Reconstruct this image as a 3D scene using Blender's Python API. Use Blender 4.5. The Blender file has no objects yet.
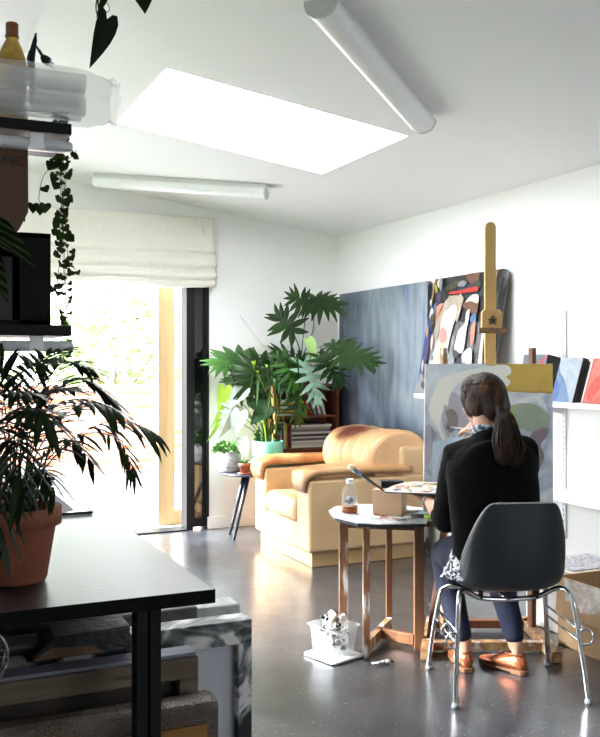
EXPOSURE=3.55
import bpy, bmesh, math, random
from mathutils import Vector, Matrix, Quaternion, noise
PI=math.pi
R=math.radians
SC=bpy.context.scene
COL=SC.collection
rnd=random.Random(7)

# ---------------------------------------------------------------- camera
FPX=900.0; HY=362.0; CX=300.0; H=1.37; TH=R(24.3); CT,ST=math.cos(TH),math.sin(TH)
def UD(u,d,z=0.0):
    """metres right of / along the viewing direction -> room coordinates"""
    return Vector((u*CT+d*ST,-u*ST+d*CT,z))
def AT(px,py,d):
    return UD((px-CX)/FPX*d,d,H+(HY-py)/FPX*d)
cam=bpy.data.cameras.new('camera'); camo=bpy.data.objects.new('camera',cam); COL.objects.link(camo)
camo.location=(0,0,H); camo.rotation_euler=(PI/2,0,-TH)
cam.sensor_fit='VERTICAL'; cam.sensor_height=36; cam.lens=36*FPX/737
cam.shift_y=-(368.5-HY)/737; cam.clip_start=.05
SC.camera=camo

# ---------------------------------------------------------------- materials
def s2l(c):
    return tuple(((v/255)/12.92 if v/255<=.04045 else ((v/255+.055)/1.055)**2.4) for v in c)
MATS={}
def mat(name,col,rough=.6,metal=0,col2=None,nscale=8,stretch=(1,1,1),contrast=(.35,.65),bump=0,bscale=40,bstretch=None,
        spec=.5,coat=0,trans=0,alpha=1,island=0,detail=4,sheen=0,emis=None,coords='Object',sss=0,distort=0):
    if name in MATS: return MATS[name]
    m=bpy.data.materials.new(name); m.use_nodes=True; nt=m.node_tree; N=nt.nodes; L=nt.links
    b=N['Principled BSDF']
    b.inputs['Roughness'].default_value=rough; b.inputs['Metallic'].default_value=metal
    b.inputs['Specular IOR Level'].default_value=spec; b.inputs['Coat Weight'].default_value=coat
    b.inputs['Transmission Weight'].default_value=trans; b.inputs['Alpha'].default_value=alpha
    b.inputs['Sheen Weight'].default_value=sheen
    if sss: b.inputs['Subsurface Weight'].default_value=sss; b.inputs['Subsurface Radius'].default_value=(.01,.004,.002)
    if emis: b.inputs['Emission Color'].default_value=(*s2l(col),1); b.inputs['Emission Strength'].default_value=emis
    c1=(*s2l(col),1); b.inputs['Base Color'].default_value=c1
    tc=N.new('ShaderNodeTexCoord')
    def mapped(st):
        mp=N.new('ShaderNodeMapping'); mp.inputs['Scale'].default_value=st; L.new(tc.outputs[coords],mp.inputs['Vector']); return mp
    last=None
    if col2 is not None:
        nz=N.new('ShaderNodeTexNoise'); nz.inputs['Scale'].default_value=nscale; nz.inputs['Detail'].default_value=detail
        nz.inputs['Distortion'].default_value=distort
        L.new(mapped(stretch).outputs[0],nz.inputs['Vector'])
        rp=N.new('ShaderNodeValToRGB'); rp.color_ramp.elements[0].position=contrast[0]; rp.color_ramp.elements[1].position=contrast[1]
        rp.color_ramp.elements[0].color=c1
        cl=col2 if isinstance(col2,list) else [col2]
        rp.color_ramp.elements[1].color=(*s2l(cl[-1]),1)
        for i,cc in enumerate(cl[:-1]):
            e=rp.color_ramp.elements.new(contrast[0]+(contrast[1]-contrast[0])*(i+1)/len(cl)); e.color=(*s2l(cc),1)
        L.new(nz.outputs['Fac'],rp.inputs['Fac']); last=rp.outputs['Color']; L.new(last,b.inputs['Base Color'])
    if island:
        g=N.new('ShaderNodeNewGeometry'); mx=N.new('ShaderNodeMix'); mx.data_type='RGBA'
        hs=N.new('ShaderNodeHueSaturation'); mr=N.new('ShaderNodeMapRange'); mr.inputs['To Min'].default_value=1-island; mr.inputs['To Max'].default_value=1+island
        L.new(g.outputs['Random Per Island'],mr.inputs['Value']); L.new(mr.outputs[0],hs.inputs['Value'])
        if last: L.new(last,hs.inputs['Color'])
        else: hs.inputs['Color'].default_value=c1
        N.remove(mx); L.new(hs.outputs[0],b.inputs['Base Color'])
    if bump:
        nb=N.new('ShaderNodeTexNoise'); nb.inputs['Scale'].default_value=bscale; nb.inputs['Detail'].default_value=3
        L.new(mapped(bstretch or stretch).outputs[0],nb.inputs['Vector'])
        bp=N.new('ShaderNodeBump'); bp.inputs['Strength'].default_value=min(1,bump); bp.inputs['Distance'].default_value=.01*max(1,bump)
        L.new(nb.outputs['Fac'],bp.inputs['Height']); L.new(bp.outputs[0],b.inputs['Normal'])
    MATS[name]=m; return m

# ---------------------------------------------------------------- mesh collector
class MB:
    def __init__(s): s.bm=bmesh.new(); s.mats=[]
    def mi(s,m):
        if m is None: return 0
        if m not in s.mats: s.mats.append(m)
        return s.mats.index(m)
    def faces(s,vs,fs,m=None,smooth=False):
        i=s.mi(m); v=[s.bm.verts.new(p) for p in vs]; out=[]
        for f in fs:
            try:
                fc=s.bm.faces.new([v[k] for k in f]); fc.material_index=i; fc.smooth=smooth; out.append(fc)
            except ValueError: pass
        return v,out
    def box(s,lo,hi,m=None,bev=0,seg=2,M=None,smooth=None):
        x0,y0,z0=lo; x1,y1,z1=hi
        vs=[Vector(p) for p in ((x0,y0,z0),(x1,y0,z0),(x1,y1,z0),(x0,y1,z0),(x0,y0,z1),(x1,y0,z1),(x1,y1,z1),(x0,y1,z1))]
        if M is not None: vs=[M@v for v in vs]
        v,f=s.faces(vs,[(0,3,2,1),(4,5,6,7),(0,1,5,4),(1,2,6,5),(2,3,7,6),(3,0,4,7)],m)
        if bev:
            es=list({e for fc in f for e in fc.edges})
            r=bmesh.ops.bevel(s.bm,geom=es,offset=bev,segments=seg,profile=.5,affect='EDGES',clamp_overlap=True)
            i=s.mi(m)
            for fc in r['faces']: fc.material_index=i; fc.smooth=bool(smooth if smooth is not None else seg>2)
        return s
    def bar(s,a,b,w,h,m=None,bev=0,up=(0,0,1)):
        a=Vector(a); b=Vector(b); d=b-a; L=d.length; y=d.normalized(); u=Vector(up)
        if abs(y.dot(u))>.98: u=Vector((0,1,0)) if abs(y.y)<.9 else Vector((1,0,0))
        x=y.cross(u).normalized(); z=x.cross(y).normalized()
        M=Matrix((x,y,z)).transposed().to_4x4(); M.translation=a
        return s.box((-w/2,0,-h/2),(w/2,L,h/2),m,bev,2,M)
    def rings(s,rings,m=None,cap=True,smooth=True,closed=True):
        n=len(rings[0]); vs=[p for r in rings for p in r]; fs=[]
        for i in range(len(rings)-1):
            for k in range(n if closed else n-1):
                a=i*n+k; b=i*n+(k+1)%n; fs.append((a,b,b+n,a+n))
        v,f=s.faces(vs,fs,m,smooth)
        if cap and closed:
            i=s.mi(m)
            for rr in (list(reversed(v[:n])),v[-n:]):
                try: fc=s.bm.faces.new(rr); fc.material_index=i
                except ValueError: pass
        return s
    def tube(s,path,r,m=None,n=8,cap=True,sx=1.0,up=None,smooth=True,round_ends=False):
        P=[Vector(p) for p in path]; k=len(P)
        rr=[r]*k if not hasattr(r,'__len__') else list(r)
        if round_ends:
            t0=(P[1]-P[0]).normalized(); t1=(P[-1]-P[-2]).normalized(); Q=[];q=[]
            for a in (1,.92,.7,.38): Q.append(P[0]-t0*rr[0]*a); q.append(rr[0]*max(.08,math.sqrt(1-a*a)))
            Q+=P; q+=rr
            for a in (.38,.7,.92,1): Q.append(P[-1]+t1*rr[-1]*a); q.append(rr[-1]*max(.08,math.sqrt(1-a*a)))
            P,rr,k=Q,q,len(Q)
        ref=Vector(up) if up else None; rings=[]; x=None
        for i in range(k):
            t=(P[min(i+1,k-1)]-P[max(i-1,0)]).normalized()
            if ref is not None: x=t.cross(ref)
            elif x is None:
                u=Vector((0,0,1)) if abs(t.z)<.9 else Vector((1,0,0)); x=t.cross(u)
            else: x=x-t*x.dot(t)
            if x.length<1e-6: x=t.orthogonal()
            x=x.normalized(); y=t.cross(x).normalized()
            rings.append([P[i]+x*math.cos(2*PI*j/n)*rr[i]*sx+y*math.sin(2*PI*j/n)*rr[i] for j in range(n)])
        return s.rings(rings,m,cap,smooth)
    def lathe(s,prof,c=(0,0,0),m=None,n=28,M=None,cap=True,smooth=True):
        c=Vector(c); rg=[]
        for r,z in prof:
            ring=[Vector((r*math.cos(2*PI*j/n),r*math.sin(2*PI*j/n),z)) for j in range(n)]
            if M is not None: ring=[M@p for p in ring]
            rg.append([p+c for p in ring])
        return s.rings(rg,m,cap,smooth)
    def ell(s,c,r,m=None,M=None,n=16,k=10):
        c=Vector(c); rg=[]
        for i in range(k+1):
            a=-PI/2+PI*i/k; cr=max(math.cos(a),.02)
            ring=[Vector((r[0]*cr*math.cos(2*PI*j/n),r[1]*cr*math.sin(2*PI*j/n),r[2]*math.sin(a))) for j in range(n)]
            if M is not None: ring=[M@p for p in ring]
            rg.append([p+c for p in ring])
        return s.rings(rg,m,True,True)
    def prism(s,poly,z0,z1,m=None,M=None,bev=0,smooth=False):
        n=len(poly); vs=[Vector((p[0],p[1],z0)) for p in poly]+[Vector((p[0],p[1],z1)) for p in poly]
        if M is not None: vs=[M@v for v in vs]
        fs=[tuple(reversed(range(n))),tuple(range(n,2*n))]+[(i,(i+1)%n,n+(i+1)%n,n+i) for i in range(n)]
        v,f=s.faces(vs,fs,m)
        for fc in f[2:]: fc.smooth=smooth
        if bev:
            es=[e for fc in f[:2] for e in fc.edges]
            r=bmesh.ops.bevel(s.bm,geom=es,offset=bev,segments=3,profile=.5,affect='EDGES',clamp_overlap=True)
            for fc in r['faces']: fc.material_index=s.mi(m); fc.smooth=True
        return s
    def build(s,name,m=None,parent=None,smooth=None,fix=True):
        if m is not None and not s.mats: s.mats=[m]
        if fix: bmesh.ops.recalc_face_normals(s.bm,faces=s.bm.faces[:])
        me=bpy.data.meshes.new(name); s.bm.to_mesh(me); s.bm.free()
        for mm in s.mats: me.materials.append(mm)
        if smooth is not None:
            for p in me.polygons: p.use_smooth=smooth
        o=bpy.data.objects.new(name,me); COL.objects.link(o)
        if parent is not None:
            o.parent=parent; 
            bpy.context.view_layer.update()
            o.matrix_parent_inverse=parent.matrix_world.inverted()
        return o
def remesh(o,vox,smooth=2,fac=.6):
    md=o.modifiers.new('r','REMESH'); md.mode='VOXEL'; md.voxel_size=vox; md.use_smooth_shade=True
    if smooth: ms=o.modifiers.new('s','SMOOTH'); ms.iterations=smooth; ms.factor=fac
    return bake(o)
def bake(o):
    dg=bpy.context.evaluated_depsgraph_get(); dg.update()
    me=bpy.data.meshes.new_from_object(o.evaluated_get(dg)); mats=[m for m in o.data.materials]
    o.modifiers.clear(); o.data=me
    if not me.materials:
        for m in mats: me.materials.append(m)
    return o
def subsurf(o,l=2):
    md=o.modifiers.new('s','SUBSURF'); md.levels=l; md.render_levels=l
    bake(o)
    for p in o.data.polygons: p.use_smooth=True
    return o
def empty(name,loc,rz=0):
    o=bpy.data.objects.new(name,None); COL.objects.link(o); o.location=loc; o.rotation_euler=(0,0,rz); o.empty_display_size=.1
    bpy.context.view_layer.update(); return o
def tag(o,label,cat,group=None,kind=None):
    o['label']=label; o['category']=cat
    if group: o['group']=group
    if kind: o['kind']=kind
    return o
def struct(o,label=None):
    o['kind']='structure'
    if label: o['label']=label
    return o
def spline(pts,closed=True,k=6):
    out=[]; n=len(pts)
    for i in range(n if closed else n-1):
        p0,p1,p2,p3=[Vector(pts[(i+j)%n] if closed else pts[min(max(i+j,0),n-1)]) for j in (-1,0,1,2)]
        for q in range(k):
            t=q/k
            out.append(.5*((2*p1)+(-p0+p2)*t+(2*p0-5*p1+4*p2-p3)*t*t+(-p0+3*p1-3*p2+p3)*t**3))
    if not closed: out.append(Vector(pts[-1]))
    return out
def text_obj(body,size,mt,parent,M,name='printed_text'):
    cu=bpy.data.curves.new(name,'FONT'); cu.body=body; cu.size=size; cu.extrude=.0003; cu.align_x='CENTER'; cu.align_y='CENTER'
    t=bpy.data.objects.new(name,cu); COL.objects.link(t)
    dg=bpy.context.evaluated_depsgraph_get(); dg.update()
    me=bpy.data.meshes.new_from_object(t.evaluated_get(dg)); bpy.data.objects.remove(t)
    me.materials.clear(); me.materials.append(mt); me.transform(M)
    o=bpy.data.objects.new(name,me); COL.objects.link(o); o.parent=parent
    bpy.context.view_layer.update(); o.matrix_parent_inverse=parent.matrix_world.inverted()
    return o
def frame(o,x,y,z):
    M=Matrix((Vector(x),Vector(y),Vector(z))).transposed().to_4x4(); M.translation=Vector(o); return M

# painted canvas: mesh box with painted shapes as thin layers; M maps (u right, v up, w out) metres
def paint_blobs(mb,blobs,M,W,Hh,w0,inset=.0):
    """blobs: list of (material, [(u,v)...] in 0..1 with v down from the top)"""
    for i,(mt,pts) in enumerate(blobs):
        sm=spline(pts,True,5) if len(pts)>3 else [Vector(p) for p in pts]
        q=[]
        for p in sm:
            u=min(max(p[0],.002),.998); v=min(max(p[1],.002),.998); q.append((u*W,(1-v)*Hh))
        bmv=[mb.bm.verts.new(M@Vector((a,b,w0+.0004*(i+1)))) for a,b in q]
        # drop duplicates caused by clamping
        es=[]
        vs=[]
        for v in bmv:
            if vs and (v.co-vs[-1].co).length<1e-5: mb.bm.verts.remove(v)
            else: vs.append(v)
        if len(vs)>3 and (vs[0].co-vs[-1].co).length<1e-5: mb.bm.verts.remove(vs.pop())
        try:
            f=mb.bm.faces.new(vs); f.material_index=mb.mi(mt)
            nf=bmesh.ops.triangulate(mb.bm,faces=[f])['faces']
            for t in nf: t.material_index=mb.mi(mt)
        except ValueError: pass
def paintmat(name,c,c2=None,rough=.55):
    c2=c2 or tuple(max(0,v-22) for v in c)
    return mat('paint_'+name,c,rough,col2=c2,nscale=9,contrast=(.3,.75),bump=.35,bscale=60,distort=1.2)
# ================================================================ the room
white=mat('white_wall_paint',(236,237,236),.75,bump=.05,bscale=200)
ceilm=mat('white_ceiling_paint',(232,233,233),.8,bump=.05,bscale=150)
def floor_mat():
    m=mat('polished_dark_concrete',(42,45,50),.34,spec=.6,coat=1,col2=[(35,38,43),(51,54,59)],nscale=2.2,contrast=(.25,.75),detail=8,bump=.12,bscale=18)
    nt=m.node_tree; N=nt.nodes; L=nt.links; b=N['Principled BSDF']
    old=b.inputs['Base Color'].links[0].from_socket
    tc=N.new('ShaderNodeTexCoord')
    def specks(scale,lo,hi,col,dens):
        nonlocal old
        v=N.new('ShaderNodeTexVoronoi'); v.inputs['Scale'].default_value=scale
        L.new(tc.outputs['Object'],v.inputs['Vector'])
        mr=N.new('ShaderNodeMapRange'); mr.inputs['From Min'].default_value=hi; mr.inputs['From Max'].default_value=lo
        L.new(v.outputs['Distance'],mr.inputs['Value'])
        nz=N.new('ShaderNodeTexNoise'); nz.inputs['Scale'].default_value=3.5; nz.inputs['Detail'].default_value=3
        L.new(tc.outputs['Object'],nz.inputs['Vector'])
        m2=N.new('ShaderNodeMapRange'); m2.inputs['From Min'].default_value=dens; m2.inputs['From Max'].default_value=dens+.06
        L.new(nz.outputs['Fac'],m2.inputs['Value'])
        sp=N.new('ShaderNodeSeparateColor'); L.new(v.outputs['Color'],sp.inputs[0])
        m3=N.new('ShaderNodeMath'); m3.operation='GREATER_THAN'; m3.inputs[1].default_value=.55; L.new(sp.outputs[0],m3.inputs[0])
        mu=N.new('ShaderNodeMath'); mu.operation='MULTIPLY'; L.new(mr.outputs[0],mu.inputs[0]); L.new(m2.outputs[0],mu.inputs[1])
        mv=N.new('ShaderNodeMath'); mv.operation='MULTIPLY'; L.new(mu.outputs[0],mv.inputs[0]); L.new(m3.outputs[0],mv.inputs[1])
        mx=N.new('ShaderNodeMix'); mx.data_type='RGBA'; L.new(mv.outputs[0],mx.inputs['Factor']); L.new(old,mx.inputs['A'])
        mx.inputs['B'].default_value=(*s2l(col),1); old=mx.outputs['Result']
    b.inputs['Coat Roughness'].default_value=.22; b.inputs['Coat IOR'].default_value=1.6
    specks(38,.05,.16,(165,166,166),.42); specks(17,.02,.09,(190,192,190),.45); specks(7,.03,.10,(150,120,40),.55); specks(80,.1,.25,(120,122,125),.4)
    L.new(old,b.inputs['Base Color'])
    nr=N.new('ShaderNodeTexNoise'); nr.inputs['Scale'].default_value=4; nr.inputs['Detail'].default_value=6; L.new(tc.outputs['Object'],nr.inputs['Vector'])
    mr=N.new('ShaderNodeMapRange'); mr.inputs['To Min'].default_value=.2; mr.inputs['To Max'].default_value=.48
    L.new(nr.outputs['Fac'],mr.inputs['Value']); L.new(mr.outputs[0],b.inputs['Roughness'])
    return m
XL,XR,YF,YB=-.35,3.544,-2.2,7.05
XRD=.585; KR=.139
def cz(x): return 2.46+KR*(XR-x) if x>=XRD else 2.46+KR*(XR-XRD)-.62*(XRD-x)
m=MB(); m.box((XL-.2,YF-.2,-.12),(XR+.2,YB+.14,0)); struct(m.build('floor',floor_mat()))
# back wall with the wide glazed opening
DX0,DX1,DZ=-.1,2.345,2.12
m=MB(); m.box((XL-.15,YB,0),(DX0,YB+.15,3.2)); m.box((DX1,YB,0),(XR+.15,YB+.15,3.2)); m.box((DX0,YB,DZ),(DX1,YB+.15,3.2)); struct(m.build('wall_back',white))
m=MB(); m.box((XR,YF-.15,0),(XR+.15,YB,3.2)); struct(m.build('wall_right',white))
# left wall with a high window near the bench end (behind the picture), front wall with an unseen window added for fill light
LY0,LY1,LZ0,LZ1=3.0,6.6,1.02,1.8
m=MB(); m.box((XL-.15,YF-.15,0),(XL,LY0,3.2)); m.box((XL-.15,LY1,0),(XL,YB,3.2)); m.box((XL-.15,LY0,0),(XL,LY1,LZ0)); m.box((XL-.15,LY0,LZ1),(XL,LY1,3.2)); struct(m.build('wall_left',white))
m=MB(); wfm=mat('black_window_metal',(28,29,32),.4)
for a in (LY0+.02,(LY0+LY1)/2,LY1-.02): m.box((XL-.1,a-.02,LZ0),(XL-.05,a+.02,LZ1))
m.box((XL-.1,LY0,LZ0),(XL-.05,LY1,LZ0+.04)); m.box((XL-.1,LY0,LZ1-.04),(XL-.05,LY1,LZ1)); struct(m.build('window_2',wfm))
m=MB(); W0,W1,Z0,Z1=2.0,3.3,1.25,2.2
m.box((XL,YF-.15,0),(W0,YF,3.2)); m.box((W1,YF-.15,0),(XR,YF,3.2)); m.box((W0,YF-.15,0),(W1,YF,Z0)); m.box((W0,YF-.15,Z1),(W1,YF,3.2))
struct(m.build('wall_front',white))
m=MB()
for a in (W0+.02,(W0+W1)/2,W1-.02): m.box((a-.025,YF-.1,Z0),(a+.025,YF-.05,Z1))
m.box((W0,YF-.1,Z0),(W1,YF-.05,Z0+.05)); m.box((W0,YF-.1,Z1-.05),(W1,YF-.05,Z1)); struct(m.build('fill_window',mat('black_window_metal',(28,29,32),.4)))  # frame of the unseen window added behind the camera as fill
# ceiling: long gentle slope with the skylight opening, short steep slope on the left
SX0,SX1,SY0,SY1=1.2,2.55,4.22,5.30
m=MB()
def cslab(x0,x1,y0,y1,t=.03):
    vs=[(x,y,cz(x)+dz) for dz in (0,t) for x,y in ((x0,y0),(x1,y0),(x1,y1),(x0,y1))]
    m.faces(vs,[(0,1,2,3),(7,6,5,4),(0,4,5,1),(1,5,6,2),(2,6,7,3),(3,7,4,0)])
cslab(XRD,SX0,YF,YB); cslab(SX1,XR,YF,YB); cslab(SX0,SX1,YF,SY0); cslab(SX0,SX1,SY1,YB)
vs=[(x,y,cz(XRD)-.62*(XRD-x)+dz) for dz in (0,.03) for x,y in ((XL,YF),(XRD,YF),(XRD,YB),(XL,YB))]
m.faces(vs,[(0,1,2,3),(7,6,5,4),(0,4,5,1),(1,5,6,2),(2,6,7,3),(3,7,4,0)])
struct(m.build('ceiling',ceilm))
opal=bpy.data.materials.new('opal_skylight_acrylic'); opal.use_nodes=True; _n=opal.node_tree.nodes; _l=opal.node_tree.links; _n.clear()
_o=_n.new('ShaderNodeOutputMaterial'); _t=_n.new('ShaderNodeBsdfTranslucent'); _t.inputs['Color'].default_value=(.85,.86,.88,1); _l.new(_t.outputs[0],_o.inputs['Surface'])
m=MB(); m.faces([(x,y,cz(x)+.028) for x,y in ((SX0,SY0),(SX1,SY0),(SX1,SY1),(SX0,SY1))],[(0,1,2,3)]); struct(m.build('window_3',opal),'opal white skylight panel')
m=MB(); m.box((DX1,YB-.012,0),(XR,YB,.10),bev=.003); struct(m.build('baseboard_back',white))
# black sliding door stack on the right side of the opening
blk=mat('black_door_metal',(9,10,13),.5,spec=.25)
d=empty('door_1',(2.2,YB+.05,0)); struct(d)
m=MB(); m.box((2.17,YB-.005,0),(2.225,YB+.14,DZ)); m.box((DX0,YB-.0,DZ-.05),(2.345,YB+.12,DZ)); m.box((2.335,YB-.01,0),(2.36,YB+.14,DZ)); m.build('door_frame',blk,d)
m=MB(); m.box((2.225,YB+.02,.02),(2.245,YB+.06,DZ-.05)); m.box((2.32,YB+.02,.02),(2.335,YB+.06,DZ-.05)); m.box((2.245,YB+.02,.02),(2.32,YB+.06,.09)); m.build('sliding_leaf',blk,d)
m=MB(); m.box((2.245,YB+.035,.09),(2.32,YB+.045,DZ-.05)); m.build('glass_pane',mat('dark_door_glass',(12,13,16),.08,spec=.7),d)
m=MB(); m.box((DX0,YB-.03,0),(2.17,YB+.14,.012)); m.build('threshold_track',blk,d)
# ---- outdoors
pine=mat('pale_pine',(166,140,98),.6,col2=(152,126,84),nscale=3,stretch=(12,12,.7),contrast=(.3,.7))
po=empty('timber_post',(1.98,7.5,0)); tag(po,'pale pine door post standing outside the open black sliding door','post')
m=MB(); m.box((2.03,7.40,-.01),(2.177,7.46,2.5),bev=.003); m.build('post_board',pine,po)
m=MB(); m.box((2.178,7.41,-.01),(2.34,7.45,.11),bev=.003); m.build('bottom_rail',pine,po)
m=MB(); m.box((-12,-4,-.15),(XL-.2,YB+.1,-.01)); struct(m.build('added_dark_ground',mat('bounce_cutting_green',(70,84,48),.9,col2=(54,70,38),nscale=4)))  # unseen dark ground, added to cut light bouncing up through the left window
m=MB(); m.box((-6,YB+.15,-.15),(8,22,-.01)); struct(m.build('ground',mat('pale_paving',(132,133,134),.8,col2=(116,117,118),nscale=3)))
def brick():
    mm=mat('pale_brick',(170,100,75),.85); nt=mm.node_tree; N=nt.nodes;L=nt.links
    t=N.new('ShaderNodeTexBrick'); t.inputs['Scale'].default_value=1; t.inputs['Brick Width'].default_value=.24; t.inputs['Row Height'].default_value=.085
    t.inputs['Mortar Size'].default_value=.012
    t.inputs['Color1'].default_value=(*s2l((168,92,66)),1); t.inputs['Color2'].default_value=(*s2l((200,150,125)),1); t.inputs['Mortar'].default_value=(*s2l((215,205,195)),1)
    tc=N.new('ShaderNodeTexCoord'); mp=N.new('ShaderNodeMapping'); mp.inputs['Rotation'].default_value=(PI/2,0,0)
    L.new(tc.outputs['Object'],mp.inputs[0]); L.new(mp.outputs[0],t.inputs['Vector']); L.new(t.outputs['Color'],N['Principled BSDF'].inputs['Base Color']); return mm
m=MB(); m.box((-4,11.2,0),(6,11.42,1.02)); m.box((-4,11.17,1.02),(6,11.45,1.08))
o=m.build('garden_wall',brick()); tag(o,'low pale brick garden wall running across beyond the open door','garden wall')
leafg=mat('garden_leaves',(140,162,112),.6,island=.3)
def shrub(name,c,r,n,label,sd):
    q=random.Random(sd); e=empty(name,(c[0],c[1],0)); tag(e,label,'shrub')
    m=MB()
    for i in range(5):
        a=q.uniform(0,6.28); m.tube([(c[0],c[1],-.01),(c[0]+.1*math.cos(a),c[1]+.1*math.sin(a),c[2]*.5),(c[0]+r[0]*.5*math.cos(a),c[1]+r[1]*.5*math.sin(a),c[2])],[.04,.03,.012],n=6)
    m.build('stem',mat('twig_bark',(110,90,70),.8),e)
    m=MB()
    for i in range(n):
        while True:
            v=Vector((q.uniform(-1,1),q.uniform(-1,1),q.uniform(-1,1)))
            if .35<v.length<1 and noise.noise(v*2.3+Vector((sd,0,0)))>-.12: break
        p=Vector((c[0]+v.x*r[0],c[1]+v.y*r[1],c[2]+v.z*r[2])); s=q.uniform(.05,.12)
        a=Vector((q.uniform(-1,1),q.uniform(-1,1),q.uniform(-.6,.6))).normalized(); b=a.orthogonal().normalized()
        b=Quaternion(a,q.uniform(0,6)) @ b
        m.faces([p-a*s,p+b*s*.4,p+a*s,p-b*s*.4],[(0,1,2,3)])
    m.build('foliage',leafg,e,fix=False)
shrub('garden_shrub',(.2,12.6,1.3),(1.4,.7,.95),1500,'loose green shrub behind the brick wall, seen above the bench palm',3)
shrub('garden_shrub',(2.9,13.0,1.5),(1.2,.7,.9),1500,'green shrub behind the brick wall, left of the pine post',5)
shrub('garden_tree',(1.2,15.5,3.6),(1.9,1.0,1.3),1400,'taller airy tree beyond the garden shrubs, under the linen blind',8)

# ---- roman blind
linen=mat('cream_linen',(226,224,214),.85,col2=(216,214,204),nscale=30,stretch=(1,1,6),bump=.25,bscale=300)
bl=empty('roman_blind',(1.35,YB-.05,2.54)); tag(bl,'cream linen roman blind gathered in soft folds above the open door','blind')
m=MB(); m.box((.25,YB-.05,2.50),(2.385,YB-.004,2.54)); m.build('headrail',linen,bl)
m=MB(); NX=90
prof=[(0.058,2.545),(.060,2.50),(.058,2.42),(.062,2.36),(.085,2.305),(.10,2.27),(.075,2.245),(.085,2.225),(.115,2.19),(.125,2.15),(.09,2.125),(.105,2.11),(.135,2.08),(.13,2.05),(.10,2.03),(.12,2.015),(.115,1.995),(.05,1.99),(.02,2.02)]
prof=[(p[0],p[1]) for p in spline([(a,b) for a,b in prof],False,3)]
rows=[]
for i in range(NX+1):
    x=.25+2.135*i/NX; ring=[]
    for j,(dy,z) in enumerate(prof):
        k=j/len(prof)
        w=noise.noise(Vector((x*1.6,j*.14,2)))*.035*k + .012*noise.noise(Vector((x*6,j*.3,7)))*k
        zz=z+ w*(1.1 if k>.25 else .3) - .02*math.sin(PI*(x-.25)/2.135)*k
        ring.append(Vector((x,YB-dy-.008-abs(w)*.6,zz)))
    rows.append(ring)
m.rings(rows,cap=False,closed=False); o=m.build('blind_fabric',linen,bl)
md=o.modifiers.new('s','SOLIDIFY'); md.thickness=.004; bake(o)
m=MB(); m.box((2.29,YB-.0715,2.36),(2.294,YB-.066,2.535)); m.build('hem_stitching',mat('linen_thread',(170,168,155),.9),bl)

# ---- fluorescent battens on the sloping ceiling
def batten(a,b,wid,label):
    a=Vector((a[0],a[1],cz(a[0]))); b=Vector((b[0],b[1],cz(b[0]))); mid=(a+b)/2
    e=empty('fluorescent_light',mid); tag(e,label,'ceiling light','fluorescent battens on the ceiling')
    y=(b-a).normalized(); nrm=Vector((-KR,0,-1)).normalized(); x=y.cross(nrm).normalized(); L=(b-a).length
    M=frame(a,x,y,nrm)
    w=wid/2
    m=MB(); m.box((-w*.75,.0,0),(w*.75,L,.035),M=M,bev=.004); m.build('housing',mat('batten_white_metal',(215,216,216),.45),e)
    prf=[(-w,.028),(-w*.98,.05),(-w*.75,.078),(-w*.35,.094),(0,.098),(w*.35,.094),(w*.75,.078),(w*.98,.05),(w,.028)]
    rr=[]
    for yy in (0.004,L-.004): rr.append([M@Vector((p[0],yy,p[1])) for p in prf])
    m=MB(); m.rings(rr,closed=True,cap=False)
    m.build('diffuser',mat('ribbed_diffuser',(232,234,234),.35,col2=(214,216,216),nscale=60,stretch=(1,1,1),contrast=(.1,.9),bump=.05,bscale=120,spec=.6),e)
    for yy in (0,L):
        m=MB(); q=[(p[0]*1.03,p[1]*1.03-.0) for p in prf]
        Mr=frame(a+y*(yy-.004),x,nrm,-y) 
        m.prism(q,-.008,.002,M=Mr); m.build('end_cap',mat('batten_cap',(190,192,194),.4),e)
batten((1.46,3.03),(2.43,3.87),.135,'white diagonal ceiling batten nearest the easel, beside the skylight')
batten((1.37,6.70),(2.41,5.90),.125,'white diagonal ceiling batten above the linen blind')
# ---- wall shelving on the right
shw=mat('white_shelf_paint',(232,233,230),.5)
rail=mat('shelf_metal_grey',(205,206,212),.4,metal=.2)
for i,(y,z0,z1) in enumerate(((4.115,.35,1.665),(2.9,.35,1.665))):
    e=empty('shelf_rail',(XR-.01,y,z0)); tag(e,['slotted grey wall rail rising above the small canvases','slotted grey wall rail nearer the camera end of the shelves'][i],'shelf rail')
    m=MB(); m.box((XR-.014,y-.013,z0),(XR,y+.013,z1)); m.build('rail_channel',rail,e)
    m=MB(); z=z0+.03
    while z<z1-.03: m.box((XR-.0155,y-.003,z),(XR-.0142,y+.003,z+.016)); z+=.032
    m.build('slots',mat('slot_shadow_metal',(120,122,128),.6),e)
def wshelf(z,y0,y1,label,wd):
    e=empty('wall_shelf',(XR-wd/2,(y0+y1)/2,z)); tag(e,label,'shelf','white shelves on the right wall')
    m=MB(); m.box((XR-wd-.016,y0,z-.03),(XR-.016,y1,z),bev=.002); m.build('shelf_board',shw,e)
    for y in (4.115,2.9):
        m=MB(); M=frame((XR-.016,y+.003,z-.03),(-1,0,0),(0,0,-1),(0,-1,0)); m.prism([(0,0),(wd*.85,0),(wd*.8,.014),(.02,.05),(0,.055)],0,.006,M=M); m.build('bracket',rail,e)
wshelf(1.152,.9,5.38,'upper white wall shelf holding the leaning canvases',.23)
wshelf(.64,.9,5.2,'lower white wall shelf, empty, below the small canvases',.23)
# a short shelf-end label free

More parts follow.
